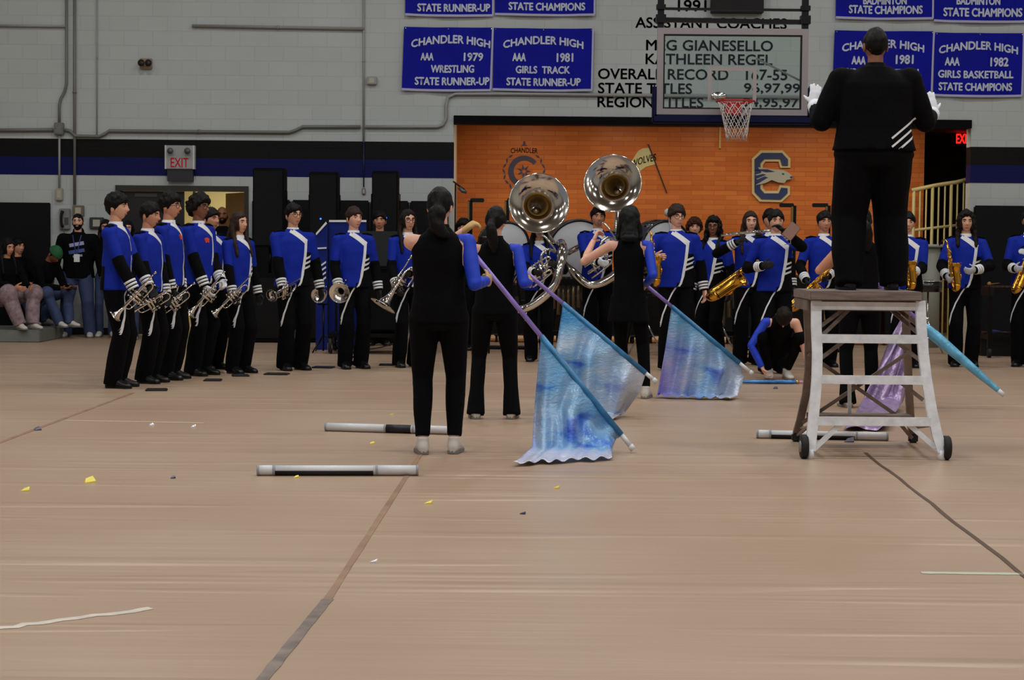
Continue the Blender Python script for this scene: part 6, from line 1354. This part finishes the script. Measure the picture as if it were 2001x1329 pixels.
# drum set stand with chrome parts low between the players
def hard(px, py, Y, label):
    p = at(px, py, Y); t = empty('drum_hardware', (p.x, Y, 0), label, 'drum hardware', 'chrome drum hardware on the floor')
    for k in range(3): a = k * 2.1 + .4; MB().tube([(0, 0, .42), (.10 * cos(a), .10 * sin(a), .24), (.24 * cos(a), .24 * sin(a), .012)], .010, 8).build('leg', CHROME(), t)
    MB().cyl((0, 0, .16), (0, 0, .78), .012, 10).build('pole', CHROME(), t); MB().ball((0, 0, .44), (.03, .03, .03), 12, 8).build('clamp', CHROME(), t)
    MB().rings([(V((0, 0, .78)), V((.17, 0, 0)), V((0, .17, 0))), (V((0, 0, .92)), V((.17, 0, 0)), V((0, .17, 0)))], 28).build('small_drum', mat('drum_shell', (0, 0, 0)), t)
    MB().closed_tube([(.172 * cos(a), .172 * sin(a), .915) for a in [2 * pi * k / 32 for k in range(32)]], .008, 6).build('rim', CHROME(), t)
hard(1262, 640, 22.2, 'small drum on a chrome tripod behind the third flag bearer'); hard(1408, 655, 21.6, 'small drum on a chrome tripod near the rightmost hanging flag'); hard(1812, 640, 23.0, 'small drum on a chrome tripod to the right behind the conductor stand')
# pale cabinet near the railing
p = at(1818, 520, 24.6); t = empty('pale_post', (p.x, p.y, 0), 'pale grey bollard-like post beside the railing', 'post'); MB().cyl((0, 0, 0), (0, 0, p.z + .25), .13, 20).build('column', mat('pale_grey_paint', (128, 130, 118), .5), t); MB().cyl((0, 0, p.z + .25), (0, 0, p.z + .29), .17, 20).build('cap', mat('pale_grey_cap', (150, 152, 146), .4), t)

# black road cases along the alcove
CASE = mat('case_black', (8, 8, 10), .6, spec=.2, bump=.1, bscale=30); EDGE = mat('case_edge', (70, 70, 74), .35, metal=.8)
def case(px0, px1, h, Y, label):
    x0 = at(px0, 600, Y).x; x1 = at(px1, 600, Y).x; w = x1 - x0; t = empty('road_case', ((x0 + x1) / 2, Y, 0), label, 'road case', 'black road cases before the brick wall')
    MB().box((-w / 2 + .01, -.28, .10), (w / 2 - .01, .28, h * .72), bev=.008).build('case_body', CASE, t); MB().box((-w / 2 + .01, -.28, h * .72 + .008), (w / 2 - .01, .28, h), bev=.008).build('lid', CASE, t)
    for z in (.11, h * .72, h - .012): MB().box((-w / 2, -.287, z - .010), (w / 2, -.279, z + .010)).build('edge_strip', EDGE, t)
    for sx in (-1, 1):
        MB().box((sx * w * .25 - .05, -.292, h * .72 - .05), (sx * w * .25 + .05, -.281, h * .72 + .05), bev=.004).build('latch', EDGE, t)
        for y in (-.2, .2): MB().tube([(sx * (w / 2 - .1) - .015, y, .05), (sx * (w / 2 - .1) + .015, y, .05)], .05, 14).build('caster', mat('rubber', (0, 0, 0)), t); MB().box((sx * (w / 2 - .1) - .03, y - .03, .085), (sx * (w / 2 - .1) + .03, y + .03, .101)).build('caster_plate', EDGE, t)
for x0, x1, h, Y, lb in ((893, 985, .92, 25.2, 'road case at the left end of the brick alcove behind the nearest flag bearer'), (990, 1070, .80, 25.1, 'road case behind the lower sousaphone player'), (1076, 1160, .88, 25.3, 'road case behind the left keyboard percussion'), (1166, 1250, .84, 25.1, 'road case behind the flag bearer in the long tunic'), (1256, 1345, .95, 25.2, 'road case behind the saxophone boy with glasses'), (1350, 1440, .90, 25.2, 'road case behind the player with dark curls'), (1446, 1530, .86, 25.1, 'road case behind the flute player'), (1536, 1625, .94, 25.2, 'road case behind the boy with black hair near the conductor'), (1632, 1715, .9, 25.2, 'road case behind the legs of the conductor'), (1720, 1778, .9, 25.2, 'narrow road case at the right end of the brick alcove')): case(x0, x1, h, Y, lb)
